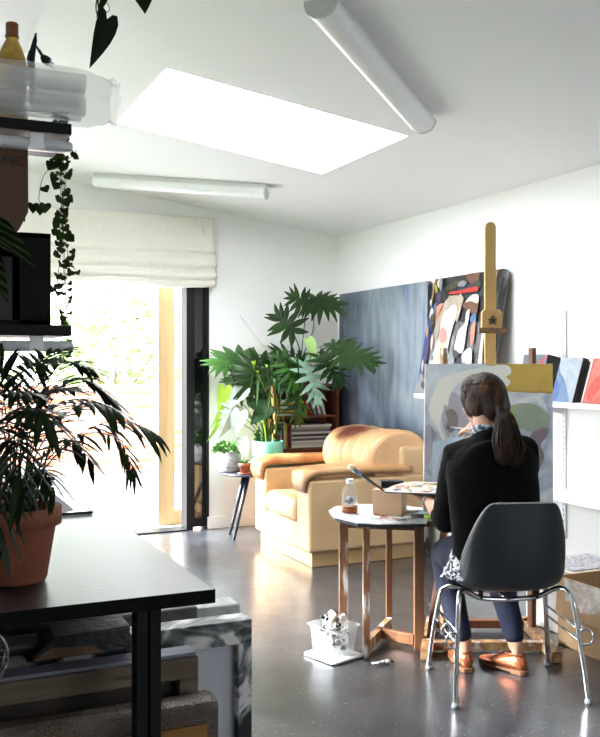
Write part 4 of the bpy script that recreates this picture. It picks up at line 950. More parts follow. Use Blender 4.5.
# philodendron on the bookcase
ph=empty('potted_philodendron',(3.08,6.9,1.185)); tag(ph,'large split-leaf philodendron spreading its leaves from the bookcase top','potted plant')
pc2=Vector((3.12,6.915,1.186)); basket=mat('woven_basket',(150,120,80),.8,col2=(110,85,52),nscale=60,stretch=(1,1,3),bump=.5,bscale=90)
MB().lathe([(0,.0),(.085,.0),(.10,.16),(.095,.163),(.09,.15)],pc2,n=32,cap=False).build('pot',basket,ph); MB().lathe([(0,.145),(.089,.145)],pc2,n=24,cap=False).build('soil',soil,ph)
m=MB(); q=random.Random(21); rt=pc2+Vector((0,0,.145))
def PL(b,t,d0,d1,nrm,W,n=6,mt=phi,dr=.25,wl=.26,mid_=None):
    B=AT(b[0],b[1],d0); Tt=AT(t[0],t[1],d1)
    pth=[rt+Vector((q.uniform(-.04,.04),q.uniform(-.03,.03),0))]+([AT(*mid_)] if mid_ else [rt.lerp(B,.55)+Vector((0,0,.05))])+[B]
    m.tube(spline(pth,False,6),.0045,mid,n=6); lobed(m,B,Tt,nrm,W,n,mt,dr,wl,q)
PL((243,357),(214,362),7.2,7.1,(-.1,-.6,1),.40,7,dr=.15)
PL((262,366),(232,382),7.1,6.95,(-.1,-1,.7),.36,7)
PL((258,366),(250,394),7.0,6.9,(.1,-1,.5),.34,7)
PL((268,372),(290,384),7.0,6.9,(0,-1,.6),.28,6)
PL((292,330),(276,314),7.1,7.1,(0,-1,.2),.30,6,dr=.05,mid_=(300,352,7.3))
PL((307,303),(290,296),7.3,7.25,(-.1,-1,.3),.24,6,dr=.1,mid_=(304,330,7.45))
PL((312,303),(338,300),7.35,7.3,(0,-.8,.7),.34,8,dr=.35,wl=.24,mid_=(313,330,7.45))
PL((336,352),(376,358),6.85,6.65,(0,-.9,.7),.36,8,dr=.22)
PL((322,358),(344,382),7.0,6.85,(.1,-1,.6),.28,7)
PL((306,366),(322,402),6.95,6.85,(0,-1,.4),.26,6,mt=leafmat('glossy_grey_leaf',(120,148,130),.15,.15))
PL((294,380),(303,424),6.95,6.9,(0,-1,.3),.25,7)
PL((300,362),(276,348),7.1,7.0,(0,-1,.8),.26,6)
PL((330,345),(350,340),7.1,7.0,(0,-.8,.8),.24,6)
PL((280,366),(262,392),6.95,6.9,(0,-1,.4),.24,6)
PL((250,372),(238,398),7.0,6.95,(-.3,-1,.3),.26,6,mt=mid)
PL((284,360),(300,386),6.98,6.9,(0,-1,.7),.26,6,mt=mid)
for i in range(34):
    x0=q.uniform(232,300); y0=q.uniform(356,380); l=q.uniform(22,52); s0=AT(x0,y0,q.uniform(6.93,7.05)); strap(m,[s0,s0+Vector((q.uniform(-.03,.03),-.04,-.02)),s0+Vector((q.uniform(-.06,.06),-.06,-l/128))],q.uniform(.02,.034),mid if i%2 else brg if i%6==0 else phi)
for i in range(9):
    B=rt+Vector((q.uniform(-.25,.2),q.uniform(-.15,0),q.uniform(.0,.14))); m.tube(spline([rt,rt.lerp(B,.5)+Vector((0,0,.07)),B],False,4),.004,mid,n=5)
B=AT(316,352,7.1); heart(m,AT(308,340,7.1),AT(318,362,7.05),(0,-1,.4),.1,leafmat('pale_new_leaf',(150,180,110),.15,.3))
m.tube([rt,AT(262,345,7.2),AT(240,316,7.15)],.0012,mid,n=4); m.tube([rt,AT(310,345,7.3),AT(318,320,7.4)],.0012,mid,n=4)
m.build('foliage',None,ph,fix=False)
m=MB()
for i in range(6): m.tube([rt+Vector((q.uniform(-.03,.03),q.uniform(-.02,.02),-.01)),rt+Vector((q.uniform(-.05,.05),q.uniform(-.04,.0),.12))],[.012,.006],n=7)
m.build('stem',mid,ph)

# ================================================================ boxes by the right wall
cb=mat('corrugated_card',(196,164,124),.75,col2=(180,148,110),nscale=5,bump=.1,bscale=60); cbi=mat('card_inside',(120,92,64),.85)
e=empty('open_cardboard_box',(3.2,3.1,0)); tag(e,'large open cardboard box on the floor below the wall shelves','cardboard box')
m=MB(); X0,X1,Y0,Y1,Z1b=2.95,3.40,2.72,3.48,.33
m.box((X0,Y0,.001),(X0+.006,Y1,Z1b),cb); m.box((X1-.006,Y0,.001),(X1,Y1,Z1b),cb); m.box((X0+.006,Y0,.001),(X1-.006,Y0+.006,Z1b),cb); m.box((X0+.006,Y1-.006,.001),(X1-.006,Y1,Z1b),cb); m.box((X0+.006,Y0+.006,.001),(X1-.006,Y1-.006,.008),cbi); m.build('box_body',None,e)
m=MB(); m.bar((X0,3.46,Z1b),(X0-.03,3.46,Z1b-.11),.0,.0) if False else None
M=frame((X0-.001,Y0+.01,Z1b),(0,1,0),(-.22,0,-1),(-1,0,.22)); m.prism([(0,0),(.74,0),(.72,.16),(.40,.17),(.385,.01),(.37,.17),(.02,.16)],.001,.005,M=M); m.build('flap',cb,e)
M=frame((X1-.003,Y0+.01,Z1b),(0,1,0),(-.3,0,1),(1,0,.3)); MB().prism([(0,0),(.74,0),(.72,.16),(.02,.16)],.001,.005,M=M).build('flap',cb,e)
tp=mat('clear_tape',(225,222,215),.12,spec=.9,col2=(180,160,135),nscale=14,bump=.4,bscale=40)
M=frame((X0-.0015,Y0+.01,Z1b),(0,1,0),(-.22,0,-1),(-1,0,.22)); MB().prism([(.42,.0),(.70,.0),(.66,.10),(.60,.09),(.55,.13),(.44,.11)],.0053,.0058,M=M).prism([(.06,.0),(.37,.0),(.35,.12),(.26,.09),(.1,.12)],.0053,.0058,M=M).build('packing_tape',tp,e)
wc=mat('white_carton',(226,224,220),.7)
e=empty('white_carton',(3.25,3.75,0)); tag(e,'white carton on the floor between the easel and the cardboard box','carton')
MB().box((3.05,3.53,.001),(3.48,3.85,.25),bev=.003).build('carton_body',wc,e); MB().box((3.045,3.52,.25),(3.485,3.86,.29),bev=.002).build('lid',wc,e)
e=empty('flat_patterned_box',(3.25,3.70,.291)); tag(e,'flat pale box with a grey patterned lid on the white carton','box')
MB().box((3.06,3.50,.2915),(3.46,3.83,.325),bev=.002).build('box_base',mat('cream_box',(224,214,200),.7),e); MB().box((3.08,3.52,.3255),(3.44,3.81,.331)).build('patterned_lid',mat('grey_patterned_card',(205,205,208),.6,col2=(160,160,168),nscale=50,contrast=(.45,.55)),e)
e=empty('wooden_offcut',(3.1,3.2,0)); 
MB().bar((3.06,3.25,.012),(3.02,3.02,.40),.02,.02,mat('offcut_pine',(206,176,130),.6)).build('pine_stick',None,e); tag(e,'short pale pine stick poking out of the open cardboard box','wood stick')
# ================================================================ easel with the painting in progress
ew=mat('easel_beech',(214,176,112),.5,col2=(196,156,92),nscale=4,stretch=(6,6,.5),contrast=(.3,.7)); ewd=mat('easel_dark_wood',(120,74,44),.5,col2=(96,58,34),nscale=5,stretch=(5,5,.5)); ewp=mat('paint_stained_wood',(176,140,96),.6,col2=[(120,84,52),(210,205,195)],nscale=14,contrast=(.35,.72))
E0=UD(.845,4.42); YAW=-TH
ea=empty('studio_easel',(E0.x,E0.y,0),YAW); tag(ea,'tall wooden studio easel with a central mast, holding the painting in progress','easel')
def eb(m,a,b,w,h,mt=None,bev=.002,up=(0,0,1)): m.bar(UD(*a),UD(*b),w,h,mt,bev,up)
def dirw(u,d): v=UD(u,d); return v
cu=.95
M=frame(UD(cu-.027,4.50,.30),dirw(1,0),(0,0,1),dirw(0,-1))
pl_=[(0,0),(.054,0),(.054,1.745),(.048,1.76),(.036,1.768),(.018,1.768),(.006,1.76),(0,1.745)]
MB().prism(pl_,-.014,.014,M=M,bev=.002).build('mast',ew,ea)
M=frame(UD(cu-.05,4.468,1.515),dirw(1,0),(0,0,1),dirw(0,-1)); MB().prism([(0,0),(.10,0),(.10,.10),(.088,.115),(.012,.115),(0,.10)],-.014,.02,M=M,bev=.002).build('slider_block',ew,ea)
MB().box((-.07,-.028,0),(.07,.0,.028),M=frame(UD(cu,4.455,1.512),dirw(1,0),dirw(0,1),(0,0,1)),bev=.003).build('top_clamp_ledge',ewp,ea)
m=MB(); c=UD(cu+.0,4.444,1.575); Mk=frame(c,dirw(1,0),(0,0,1),dirw(0,-1)); st_=[]
for i in range(10): a=PI/2+i*PI/5; r=.024 if i%2==0 else .009; st_.append((r*math.cos(a),r*math.sin(a)))
m.prism(st_,0,.012,M=Mk); m.build('star_knob',mat('black_knob',(18,18,18),.4),ea)
for u in (.715,1.155):
    m=MB(); eb(m,(u,4.475,.04),(u,4.475,1.44),.026,.03,ewp if u<1 else ewd,up=(0,1,0)); m.build('side_upright',None,ea)
m=MB(); eb(m,(.70,4.475,1.2),(1.17,4.475,1.2),.02,.05); m.build('crossbar',ew,ea)
m=MB(); eb(m,(.70,4.475,.30),(1.17,4.475,.30),.02,.05); m.build('crossbar',ewd,ea)
m=MB(); eb(m,(.60,4.36,.59),(1.24,4.36,.59),.07,.025); m.build('canvas_tray',ewp,ea)
m=MB(); eb(m,(.60,4.26,.03),(1.19,4.26,.03),.045,.04,ewp); m.build('front_floor_bar',None,ea)
m=MB(); eb(m,(.66,4.60,.035),(1.17,4.60,.035),.045,.04,ewd); m.build('rear_floor_bar',None,ea)
m=MB(); eb(m,(.575,4.12,.03),(.68,4.66,.03),.045,.05,ewp); m.build('foot',None,ea)
m=MB(); eb(m,(1.165,4.66,.03),(1.165,4.08,.03),.05,.05,ewp); m.build('foot',None,ea)
m=MB(); eb(m,(.622,4.30,.05),(.72,4.45,.60),.028,.028,ewd); m.build('brace',None,ea)
m=MB(); eb(m,(1.175,4.57,.05),(1.175,4.57,.52),.03,.03,ewd,up=(0,1,0)); m.build('rear_post',None,ea)
# the canvas in progress
roll=R(1.2); zt=1.362; Hc=.745; Wc=.628
tl=UD(.617,4.432,zt); tr=UD(.617+Wc,4.432,zt)
u=(dirw(1,0)*math.cos(roll)+Vector((0,0,-math.sin(roll)*0))).normalized(); back=dirw(0,1)
v=(Vector((0,0,1))+back*.12+dirw(1,0)*.03).normalized(); u=dirw(1,0); w=u.cross(v).normalized(); 
if w.dot(back)>0: w=-w
bl=tl-v*Hc
M=frame(bl,u,v,w)
ce=empty('painting_in_progress',bl); tag(ce,'canvas on the easel painted with mustard, sage green and pale grey shapes','canvas')
g0=mat('paint_blue_grey_ground',(214,223,235),.55,col2=[(169,180,198),(241,242,242)],nscale=5,distort=1.8,contrast=(.3,.72),bump=.2)
def q2(pts): return [((x-425.5)/127.5+(y-364)*.00035,(y-364)/149) for x,y in pts]
blobs=[(paintmat('fog',(230,238,242),(198,207,221)),[(426,366),(490,366),(500,380),(470,400),(440,430),(428,420)]),
(paintmat('mustard',(216,183,90),(203,169,76)),[(489,362),(491,362),(554,362),(554,391),(552,392),(502,390.5),(498,389)]),
(paintmat('lilac_grey',(192,187,198),(173,171,185)),[(440,392),(456,394),(466,410),(464,432),(452,428),(446,436),(440,420)]),
(paintmat('cream_grey',(242,242,237),(239,242,228)),[(494,366),(508,366),(511,373),(506,377),(510,382),(505,387),(494,386),(486,380),(470,380),(458,384),(450,394),(446,406),(443,404),(442,410),(438,424),(444,440),(446,447),(441,442),(434,424),(429,416),(428,404),(434,390),(440,380),(452,375),(470,370)]),
(paintmat('taupe',(149,140,133),(131,124,117)),[(444,411),(451,409),(456,416),(455,426),(448,432),(444,426),(446,420)]),
(paintmat('sage',(160,173,153),(142,158,142)),[(506,408),(514,404),(524,403),(532,404),(540,409),(547,416),(546,424),(540,430),(528,431),(514,426),(508,418)]),
(paintmat('moss_edge',(173,185,128)),[(507,408),(513,405),(514,412),(510,418),(507,414)]),
(paintmat('plum_grey',(149,131,146),(131,115,133)),[(532,430),(545,428),(543,436),(537,444),(540,456),(530,470),(526,440)]),
(paintmat('ice_blue',(205,228,242),(194,216,237)),[(429,441),(431,441),(470,440),(470,505),(468,512),(431,512),(429,510)]),
(paintmat('mauve',(194,189,203),(183,178,194)),[(440,448),(445,448),(446,462),(442,482),(436,490),(433,478),(436,458)]),
(paintmat('mauve_edge',(187,185,201),(173,171,189)),[(426,424),(430,430),(430,448),(426,462),(421,468),(418,440)])]
blobs=[(a,q2(b)) for a,b in blobs]
m=MB(); m.box((0,0,-.02),(Wc,Hc,-.0012),mat('raw_canvas_side',(205,200,190),.8),M=M,bev=.002)
m.faces([M@Vector(p) for p in ((.0005,.0005,0),(Wc-.0005,.0005,0),(Wc-.0005,Hc-.0005,0),(.0005,Hc-.0005,0))],[(0,1,2,3)],g0); paint_blobs(m,blobs,M,Wc,Hc,0)
m.build('painted_face',None,ce,fix=False)
MB().box((.03,.03,-.03),(.07,Hc-.03,-.021),M=M).box((Wc-.07,.03,-.03),(Wc-.03,Hc-.03,-.021),M=M).build('stretcher',pw,ce)

# ================================================================ painting table
tw=mat('table_leg_wood',(132,92,62),.5,col2=(100,66,42),nscale=5,stretch=(5,5,.5),contrast=(.3,.7))
def legm():
    return mat('paint_smeared_leg',(132,92,62),.55,col2=[(110,74,48),(132,92,62),(205,203,200)],nscale=8,stretch=(2.5,2.5,.6),contrast=(.3,.58))
te=empty('painting_table',UD(.38,4.35,0)); tag(te,'small wooden-legged table with a paint-spattered glass top beside the easel','table')
m=MB(); T1=.615
for i,(u_,d_,w_,mt) in enumerate(((.212,4.38,.044,legm()),(.307,4.17,.031,legm()),(.455,4.60,.030,tw),(.568,4.30,.046,tw))):
    m=MB(); m.box((-w_/2,-w_/2,0),(w_/2,w_/2,T1-.002),mt,M=frame(UD(u_,d_,0),dirw(1,0),dirw(0,1),(0,0,1)),bev=.002); m.build('leg',None,te)
m=MB(); eb(m,(.307,4.19,.045),(.455,4.585,.045),.03,.05); m.build('floor_rail',ewp,te)
m=MB(); eb(m,(.385,4.41,.045),(.548,4.30,.045),.028,.05); m.build('floor_rail',tw,te)
m=MB(); eb(m,(.23,4.375,.585),(.55,4.30,.585),.02,.04); eb(m,(.212,4.40,.585),(.44,4.60,.585),.02,.04); m.build('apron',tw,te)
poly=[(.146,4.46),(.165,4.28),(.265,4.13),(.36,4.10),(.575,4.12),(.604,4.28),(.594,4.55),(.50,4.66),(.30,4.66),(.19,4.60)]
m=MB(); m.prism([UD(*p)[:2] for p in poly],T1,T1+.014); m.build('table_board',mat('dark_board_edge',(44,46,52),.4),te)
pal=mat('paint_smeared_glass',(214,218,222),.22,col2=[(232,232,232),(190,200,210),(225,222,215)],nscale=9,distort=1.5,contrast=(.3,.7),spec=.7)
m=MB(); m.prism([UD(.385+(a-.385)*1.02,4.38+(b-4.38)*1.02)[:2] for a,b in poly],T1+.0145,T1+.019,pal)
q=random.Random(31); cols=[(226,150,110),(150,90,66),(190,180,120),(60,70,90),(180,196,210),(230,226,214),(120,130,100),(210,180,90),(170,110,110),(40,40,44)]
def dabs(m,cx,cy,rx,ry,z,n,smin,smax,zfun=None):
    for i in range(n):
        a=q.uniform(0,6.28); r=math.sqrt(q.random()); u_,d_=cx+rx*r*math.cos(a),cy+ry*r*math.sin(a); s=q.uniform(smin,smax)
        pts=[]
        for k in range(8):
            b=k*PI/4; rr=s*q.uniform(.6,1.2); p=UD(u_+rr*math.cos(b),d_+rr*1.3*math.sin(b),z+.0003+.00005*i); pts.append(p)
        vs=[m.bm.verts.new(p) for p in spline(pts,True,3)]; f=m.bm.faces.new(vs); f.material_index=m.mi(pk('dab_%d'%(i%len(cols)),cols[i%len(cols)])); 
dabs(m,.47,4.30,.11,.12,T1+.019,46,.008,.03); dabs(m,.28,4.32,.10,.12,T1+.019,14,.004,.012)
m.build('paint_glass',None,te,fix=False)
# box under the hand palette, bottle, brush
def cbox(name,c,rot,sx,sy,sz,mt,bev=.002): return MB().box((-sx/2,-sy/2,0),(sx/2,sy/2,sz),mt,M=Matrix.Translation(c)@Matrix.Rotation(rot,4,'Z'),bev=bev)
ZT=T1+.0195
e=empty('small_cardboard_box',UD(.43,4.36,ZT)); tag(e,'small plain cardboard box on the painting table propping the palette','box')
cbox('b',UD(.435,4.37,ZT),-TH-R(20),.145,.10,.115,mat('kraft_box',(190,158,126),.7)).build('box_body',None,e); cbox('b',UD(.435,4.37,ZT+.1155),-TH-R(20),.147,.102,.004,mat('kraft_box',(190,158,126),.7)).build('lid',None,e)
e=empty('turpentine_bottle',UD(.245,4.42,ZT)); tag(e,'clear plastic bottle with a white cap and amber liquid on the painting table','bottle')
bc3=UD(.243,4.40,ZT)
cl=mat('clear_plastic',(235,238,238),.12,spec=.8,trans=.0); cl.node_tree.nodes['Principled BSDF'].inputs['Alpha'].default_value=.13
MB().lathe([(0,.001),(.036,.001),(.039,.006),(.039,.098),(.035,.115),(.022,.13),(.0155,.137),(.0155,.15)],bc3,n=32,cap=False).build('bottle_body',cl,e)
MB().lathe([(0,.0015),(.036,.0015),(.0394,.006),(.0394,.032),(0,.032)],bc3,n=28).build('amber_liquid',mat('amber_liquid',(140,72,14),.2,spec=.6),e)
MB().lathe([(.0,.140),(.0185,.140),(.0185,.162),(.017,.164),(0,.164)],bc3,n=28).build('cap',mat('white_cap',(238,238,236),.4),e)
Ml=frame(bc3+dirw(-.02,-.0355)+Vector((0,0,.045)),dirw(1,.0),(0,0,1),dirw(0,-1)); m=MB()
rg=[[bc3+Matrix.Rotation(-TH,3,'Z')@Vector((.0396*math.sin(a),-.0396*math.cos(a),z)) for a in [R(-38+76*i/12) for i in range(13)]] for z in (.045,.088)]
m.rings(rg,cap=False,closed=False); m.build('label_patch',mat('smudged_label',(196,200,204),.6,col2=(90,92,100),nscale=35,contrast=(.5,.6)),e)
e=empty('wide_paintbrush',AT(380,489,4.3)); tag(e,'wide flat paintbrush with pale bristles resting over the small cardboard box','paintbrush')
a=AT(384,491,4.33); b=AT(349,466,4.25); dd=(b-a).normalized(); L_=(b-a).length
m=MB(); m.tube([a,a+dd*L_*.35,a+dd*L_*.62],[.004,.007,.0085],n=10); m.build('handle',mat('black_brush_handle',(24,34,40),.3),e)
m=MB(); m.tube([a+dd*L_*.6,a+dd*L_*.86],[.0085,.013],n=12,sx=.6); m.build('ferrule',mat('blue_steel_ferrule',(120,140,158),.35,metal=.6),e)
m=MB(); m.tube([a+dd*L_*.855,a+dd*L_],[.0125,.014],n=12,sx=.5); m.build('bristles',mat('pale_bristles',(222,214,186),.7),e)
# things on the table's right side
e=empty('black_paint_tray',AT(390,478,4.42)); tag(e,'black lidded tray behind the palette on top of the small box','tray')
c=UD(.45,4.42,ZT+.12); M=Matrix.Translation(c)@Matrix.Rotation(-TH,4,'Z'); 
MB().box((-.055,-.03,.0),(.055,.03,.028),M=M,bev=.004).build('tray_body',mat('black_tray_plastic',(20,22,26),.35),e); MB().box((-.057,-.032,.0282),(.057,.032,.034),M=M,bev=.002).build('lid',mat('dark_tray_lid',(34,40,48),.3),e)
e=empty('metal_paint_tube',UD(.60,4.42,ZT)); tag(e,'crumpled paint tube with a lime green band on the painting table edge','paint tube')
c=UD(.585,4.22,ZT+.011); m=MB(); m.tube([c,c+dirw(.05,-.035)],[.010,.010],n=12); m.build('tube_body',mat('lime_band',(150,190,50),.4),e); m=MB(); m.tube([c-dirw(.055,-.04),c],[.009,.0100],n=12,sx=1.0); m.build('tube_end',mat('tube_dark',(40,44,46),.4),e)
for i,(u_,d_,r_,w_,h_,c_,lb) in enumerate(((.56,4.44,.3,.11,.07,(206,210,212),'white folded rag lying behind the box on the painting table'),(.60,4.34,-.2,.06,.10,(150,160,164),'grey paint-covered scraper beside the green-banded tube'))):
    o=cbox('x',UD(u_,d_,ZT),-TH+r_,w_,h_,.012,mat('rag_%d'%i,c_,.7,col2=tuple(v-50 for v in c_),nscale=20,bump=.5,bscale=60),.004).build(('paint_rag','paint_scraper')[i],None); tag(o,lb,('rag','scraper')[i])
# hand-held palette
e=empty('hand_palette',AT(410,486,4.25)); tag(e,'flat wooden palette smeared with paint held over the table by the left hand','palette')
pA,pB,pC,pD=AT(378,481,4.44),AT(383,491.5,4.17),AT(441,494,4.02),AT(447,487,4.30)
PZ=lambda p,dz: p+Vector((0,0,dz))
ux=(pC-pB).normalized(); uy=((pA-pB)-(pA-pB).dot(ux)*ux).normalized(); uz=ux.cross(uy).normalized(); W_=(pC-pB).length
Mp=frame(pB,ux,uy,uz)
out=spline([(-.0,.01),(.05,-.006),(.14,-.004),(.24,-.002),(.285,.03),(.29,.10),(.27,.19),(.22,.235),(.12,.25),(.03,.235),(-.01,.16),(-.012,.07)],True,4)
m=MB(); m.prism([(p.x,p.y) for p in out],-.006,0,M=Mp); m.build('palette_board',mat('palette_edge',(70,74,80),.4),e)
m=MB(); m.prism([(.14+(p.x-.14)*.975,.12+(p.y-.12)*.975) for p in out],.0002,.0012,mat('palette_surface',(216,214,204),.35,col2=[(186,196,200),(222,200,180),(236,234,228)],nscale=22,distort=1.5,contrast=(.3,.7)),M=Mp)
for i in range(44):
    x,y=q.uniform(.02,.26),q.uniform(.02,.22); s=q.uniform(.010,.032); hh=q.uniform(.001,.006)
    cc=pk('pdab_%d'%(i%8),[(214,170,140),(190,140,112),(226,206,180),(140,160,158),(176,190,196),(232,228,218),(130,104,86),(206,198,160)][i%8])
    m.ell(Mp@Vector((x,y,.0012)),(s,s*.8,hh),cc,n=9,k=5)
m.build('paint_layer',None,e,fix=False)

# ================================================================ tub of paint tubes
tc_=UD(.156,4.19); tz=-TH+R(42)
te2=empty('clear_storage_tub',(tc_.x,tc_.y,0),tz); tag(te2,'clear plastic tub full of used paint tubes on the floor by the table legs','storage tub')
Mt=Matrix.Translation((tc_.x,tc_.y,0))@Matrix.Rotation(tz,4,'Z')
tub=mat('clear_tub_plastic',(232,236,238),.15,spec=.8); tub.node_tree.nodes['Principled BSDF'].inputs['Alpha'].default_value=.20
def rr3(hx,hy,z,r=.02): return [Mt@Vector((x,y,z)) for x,y in rrect(-hx,hx,-hy,hy,r,5)]
m=MB(); m.rings([rr3(.070,.075,.017),rr3(.082,.088,.145),rr3(.090,.096,.147),rr3(.091,.097,.153),rr3(.087,.093,.153),rr3(.079,.085,.146),rr3(.067,.072,.02)],cap=False); v=[m.bm.verts.new(p) for p in rr3(.068,.073,.018)]; m.bm.faces.new(v); m.build('tub_wall',tub,te2)
m=MB(); m.rings([rr3(.092,.098,.001),rr3(.099,.105,.004),rr3(.099,.105,.014),rr3(.094,.100,.014)],cap=True); m.build('lid',mat('white_lid_plastic',(226,230,232),.25,spec=.7),te2)
q=random.Random(5)
tubew=mat('paint_tube_white',(226,226,222),.35,col2=[(226,226,222),(190,190,188),(236,236,232)],nscale=18,bump=.6,bscale=60); tubeb=mat('paint_tube_print',(70,74,90),.4,col2=(190,180,150),nscale=40); capk=mat('tube_cap_black',(18,18,20),.4)
def ptube(c,dirv,L_,w,label,grp):
    y=Vector(dirv).normalized(); x=y.orthogonal().normalized(); x=Quaternion(y,q.uniform(0,6.28))@x; z=x.cross(y)
    e=empty('paint_tube',c); tag(e,label,'paint tube',grp)
    rg=[]
    for i in range(9):
        t=i/8; fl=.12+.88*min(1,t*1.3); wx=w*(1.15-.15*t); k=q.uniform(-.12,.12)*w
        rg.append([Vector(c)+y*(t-.5)*L_+x*(math.cos(a)*wx+k)+z*(math.sin(a)*w*fl*q.uniform(.85,1.1)+k) for a in [2*PI*j/12 for j in range(12)]])
    m=MB(); m.rings(rg[:4],tubew); m.rings(rg[3:7],tubeb if q.random()<.5 else tubew); m.rings(rg[6:],tubew); m.build('tube_body',None,e)
    MB().tube([Vector(c)+y*L_*.5,Vector(c)+y*(L_*.5+.006),Vector(c)+y*(L_*.5+.0065),Vector(c)+y*(L_*.5+.02)],[w*.9,w*.45,w*.62,w*.55],n=12).build('cap',capk,e)
for i in range(44):
    zz=.034+.145*(i/44)+.01*q.random(); hx=.036; a=q.uniform(0,6.28)
    c=Mt@Vector((q.uniform(-1,1)*hx,q.uniform(-1,1)*hx,zz)); tilt=q.uniform(-.3,.3) if i<34 else q.uniform(.2,.7)
    ptube(c,(math.cos(a),math.sin(a),tilt),q.uniform(.055,.075),q.uniform(.012,.018),'used white paint tube among others inside the clear storage tub','paint tubes in the storage tub')
fl_=floor_pt=UD(.365,4.07,.011)
ptube(fl_,dirw(1,.25),.085,.0095,'single paint tube lying on the floor in front of the table leg',None)

# ================================================================ moulded chair
ch=UD(.865,3.825); CR_=-TH+R(5); Mc=Matrix.Translation((ch.x,ch.y,0))@Matrix.Rotation(CR_,4,'Z')
ce_=empty('shell_chair',(ch.x,ch.y,0),CR_); tag(ce_,'dark grey moulded shell chair on chrome legs that the painter sits on','chair')
spine=[(.205,.405,.20,.0),(.195,.432,.215,.008),(.14,.440,.225,.03),(.05,.428,.23,.045),(-.05,.420,.23,.060),(-.13,.430,.228,.085),(-.185,.475,.226,.10),(-.212,.54,.222,.10),(-.228,.61,.212,.080),(-.240,.68,.196,.055),(-.250,.745,.174,.032),(-.257,.79,.150,.015),(-.259,.806,.128,.008),(-.258,.810,.10,.004)]
# x: forward, z: height, half width, side curl
S=[Vector(s_) for s_ in ([(a,b) for a,b,_,_ in spine])]
sp2=spline([(a,b) for a,b,_,_ in spine],False,3); wd2=spline([(c_,d_) for _,_,c_,d_ in spine],False,3)
rows=[];NW=20
for i,p in enumerate(sp2):
    a=sp2[max(i-1,0)]; b=sp2[min(i+1,len(sp2)-1)]; t=(Vector(b)-Vector(a)).normalized(); nrm=Vector((t.y,-t.x)) # towards sitter
    if nrm.x<0 and nrm.y<0: nrm=-nrm
    nrm=Vector((-t.y,t.x)) if Vector((-t.y,t.x)).dot(Vector((.5,1)))>0 else Vector((t.y,-t.x))
    hw,cur=wd2[i]; row=[]
    for k in range(NW+1):
        s_=-1+2*k/NW; cc=cur*abs(s_)**2.6
        row.append(Mc@Vector((hw*math.sin(s_*PI/2*.98)/math.sin(PI/2*.98)*(1-.04*abs(s_)**4),p.x+nrm.x*cc,p.y+nrm.y*cc)))
    rows.append(row)
m=MB(); m.rings(rows,cap=False,closed=False); o=m.build('shell',mat('dark_grey_shell',(50,55,58),.36,spec=.4),ce_,smooth=True)
md=o.modifiers.new('s','SOLIDIFY'); md.thickness=.006; md.offset=0; md2=o.modifiers.new('b','SUBSURF'); md2.levels=1; bake(o)
edge=[r[0] for r in rows]+rows[-1][1:-1]+[r[-1] for r in reversed(rows)]+list(reversed(rows[0]))[1:-1]
MB().tube(edge+[edge[0]],.0042,n=6).build('rim',mat('pale_shell_rim',(175,177,170),.4),ce_)
chrome=mat('chrome',(200,202,205),.12,metal=1)
def L3(x,y,z): return Mc@Vector((x,y,z))
for sg in (-1,1):
    x=.272*sg
    pth=[L3(x*1.0,-.24,.006),L3(.262*sg,-.215,.15),L3(.245*sg,-.18,.33),L3(.236*sg,-.16,.405),L3(.222*sg,-.125,.432),L3(.19*sg,-.09,.425),L3(.12*sg,-.07,.388),L3(.0,-.065,.378)]
    MB().tube(spline(pth,False,5),.0105,n=12).build('leg',chrome,ce_)
    pth=[L3(x*1.01,.215,.006),L3(.262*sg,.195,.15),L3(.240*sg,.155,.33),L3(.232*sg,.135,.375),L3(.20*sg,.11,.395),L3(.12*sg,.085,.385),L3(0,.08,.378)]
    MB().tube(spline(pth,False,5),.0105,n=12).build('leg',chrome,ce_)
    for y in (-.24,.215): MB().lathe([(0,0),(.014,0),(.016,.004),(.015,.014),(.011,.02),(0,.02)],L3(x,y,.0),n=20).build('foot_glide',mat('grey_glide',(120,122,124),.4),ce_)
    pth=[L3(.253*sg,-.19,.24),L3(.253*sg,.165,.24)]
    m=MB(); m.tube(pth,.005,n=8); m.tube([L3(.25*sg,-.185,.285),L3(.25*sg,.16,.285)],.005,n=8)
    m.tube(spline([L3(.255*sg,-.12,.24),L3(.29*sg,-.12,.25),L3(.295*sg,-.12,.275),L3(.28*sg,-.12,.30),L3(.252*sg,-.12,.285)],False,4),.005,n=8)
    m.tube(spline([L3(.258*sg,-.205,.225),L3(.295*sg,-.215,.235),L3(.30*sg,-.215,.275),L3(.27*sg,-.205,.29),L3(.25*sg,-.19,.27)],False,4),.005,n=8); m.build('linking_hook',chrome,ce_)
MB().tube([L3(0,-.065,.378),L3(0,.08,.378)],.0105,n=10).build('under_rail',chrome,ce_)
for a,b in ((.12,-.07),(-.12,-.07),(.12,.085),(-.12,.085)): MB().tube([L3(a,b,.385),L3(a,b,.428)],.012,n=10).build('mounting_pad',mat('black_rubber',(18,18,18),.7),ce_)

# ================================================================ the painter
pe=empty('person',UD(.80,3.80,0),0); tag(pe,'woman seen from behind in black cardigan and jeans, dark ponytail, painting at the easel','person')
skin=mat('skin',(214,166,140),.5,sss=.12,bump=.05,bscale=300,col2=(200,150,124),nscale=8)
W=lambda u_,d_,z_: UD(u_,d_,z_)
hip=(.82,3.77,.545); neckb=(.795,3.79,1.03); hd=Vector((.790,3.86,1.205))
shL=(.660,3.80,.98); shR=(.935,3.80,1.0)
elL=(.640,3.93,.675); wrL=(.585,4.10,.742); haL=(.535,4.185,.758)
elR=(.985,4.03,.85); wrR=(.838,4.09,1.045); haR=(.765,4.14,1.078)
knL=(.678,4.20,.475); anL=(.735,4.02,.115); knR=(.905,4.19,.480); anR=(.955,3.985,.115)
HW=Matrix.Rotation(-TH,4,'Z')@Matrix.Rotation(R(38),4,'Z')@Matrix.Rotation(R(-14),4,'X')  # head: yaw left, tilted down
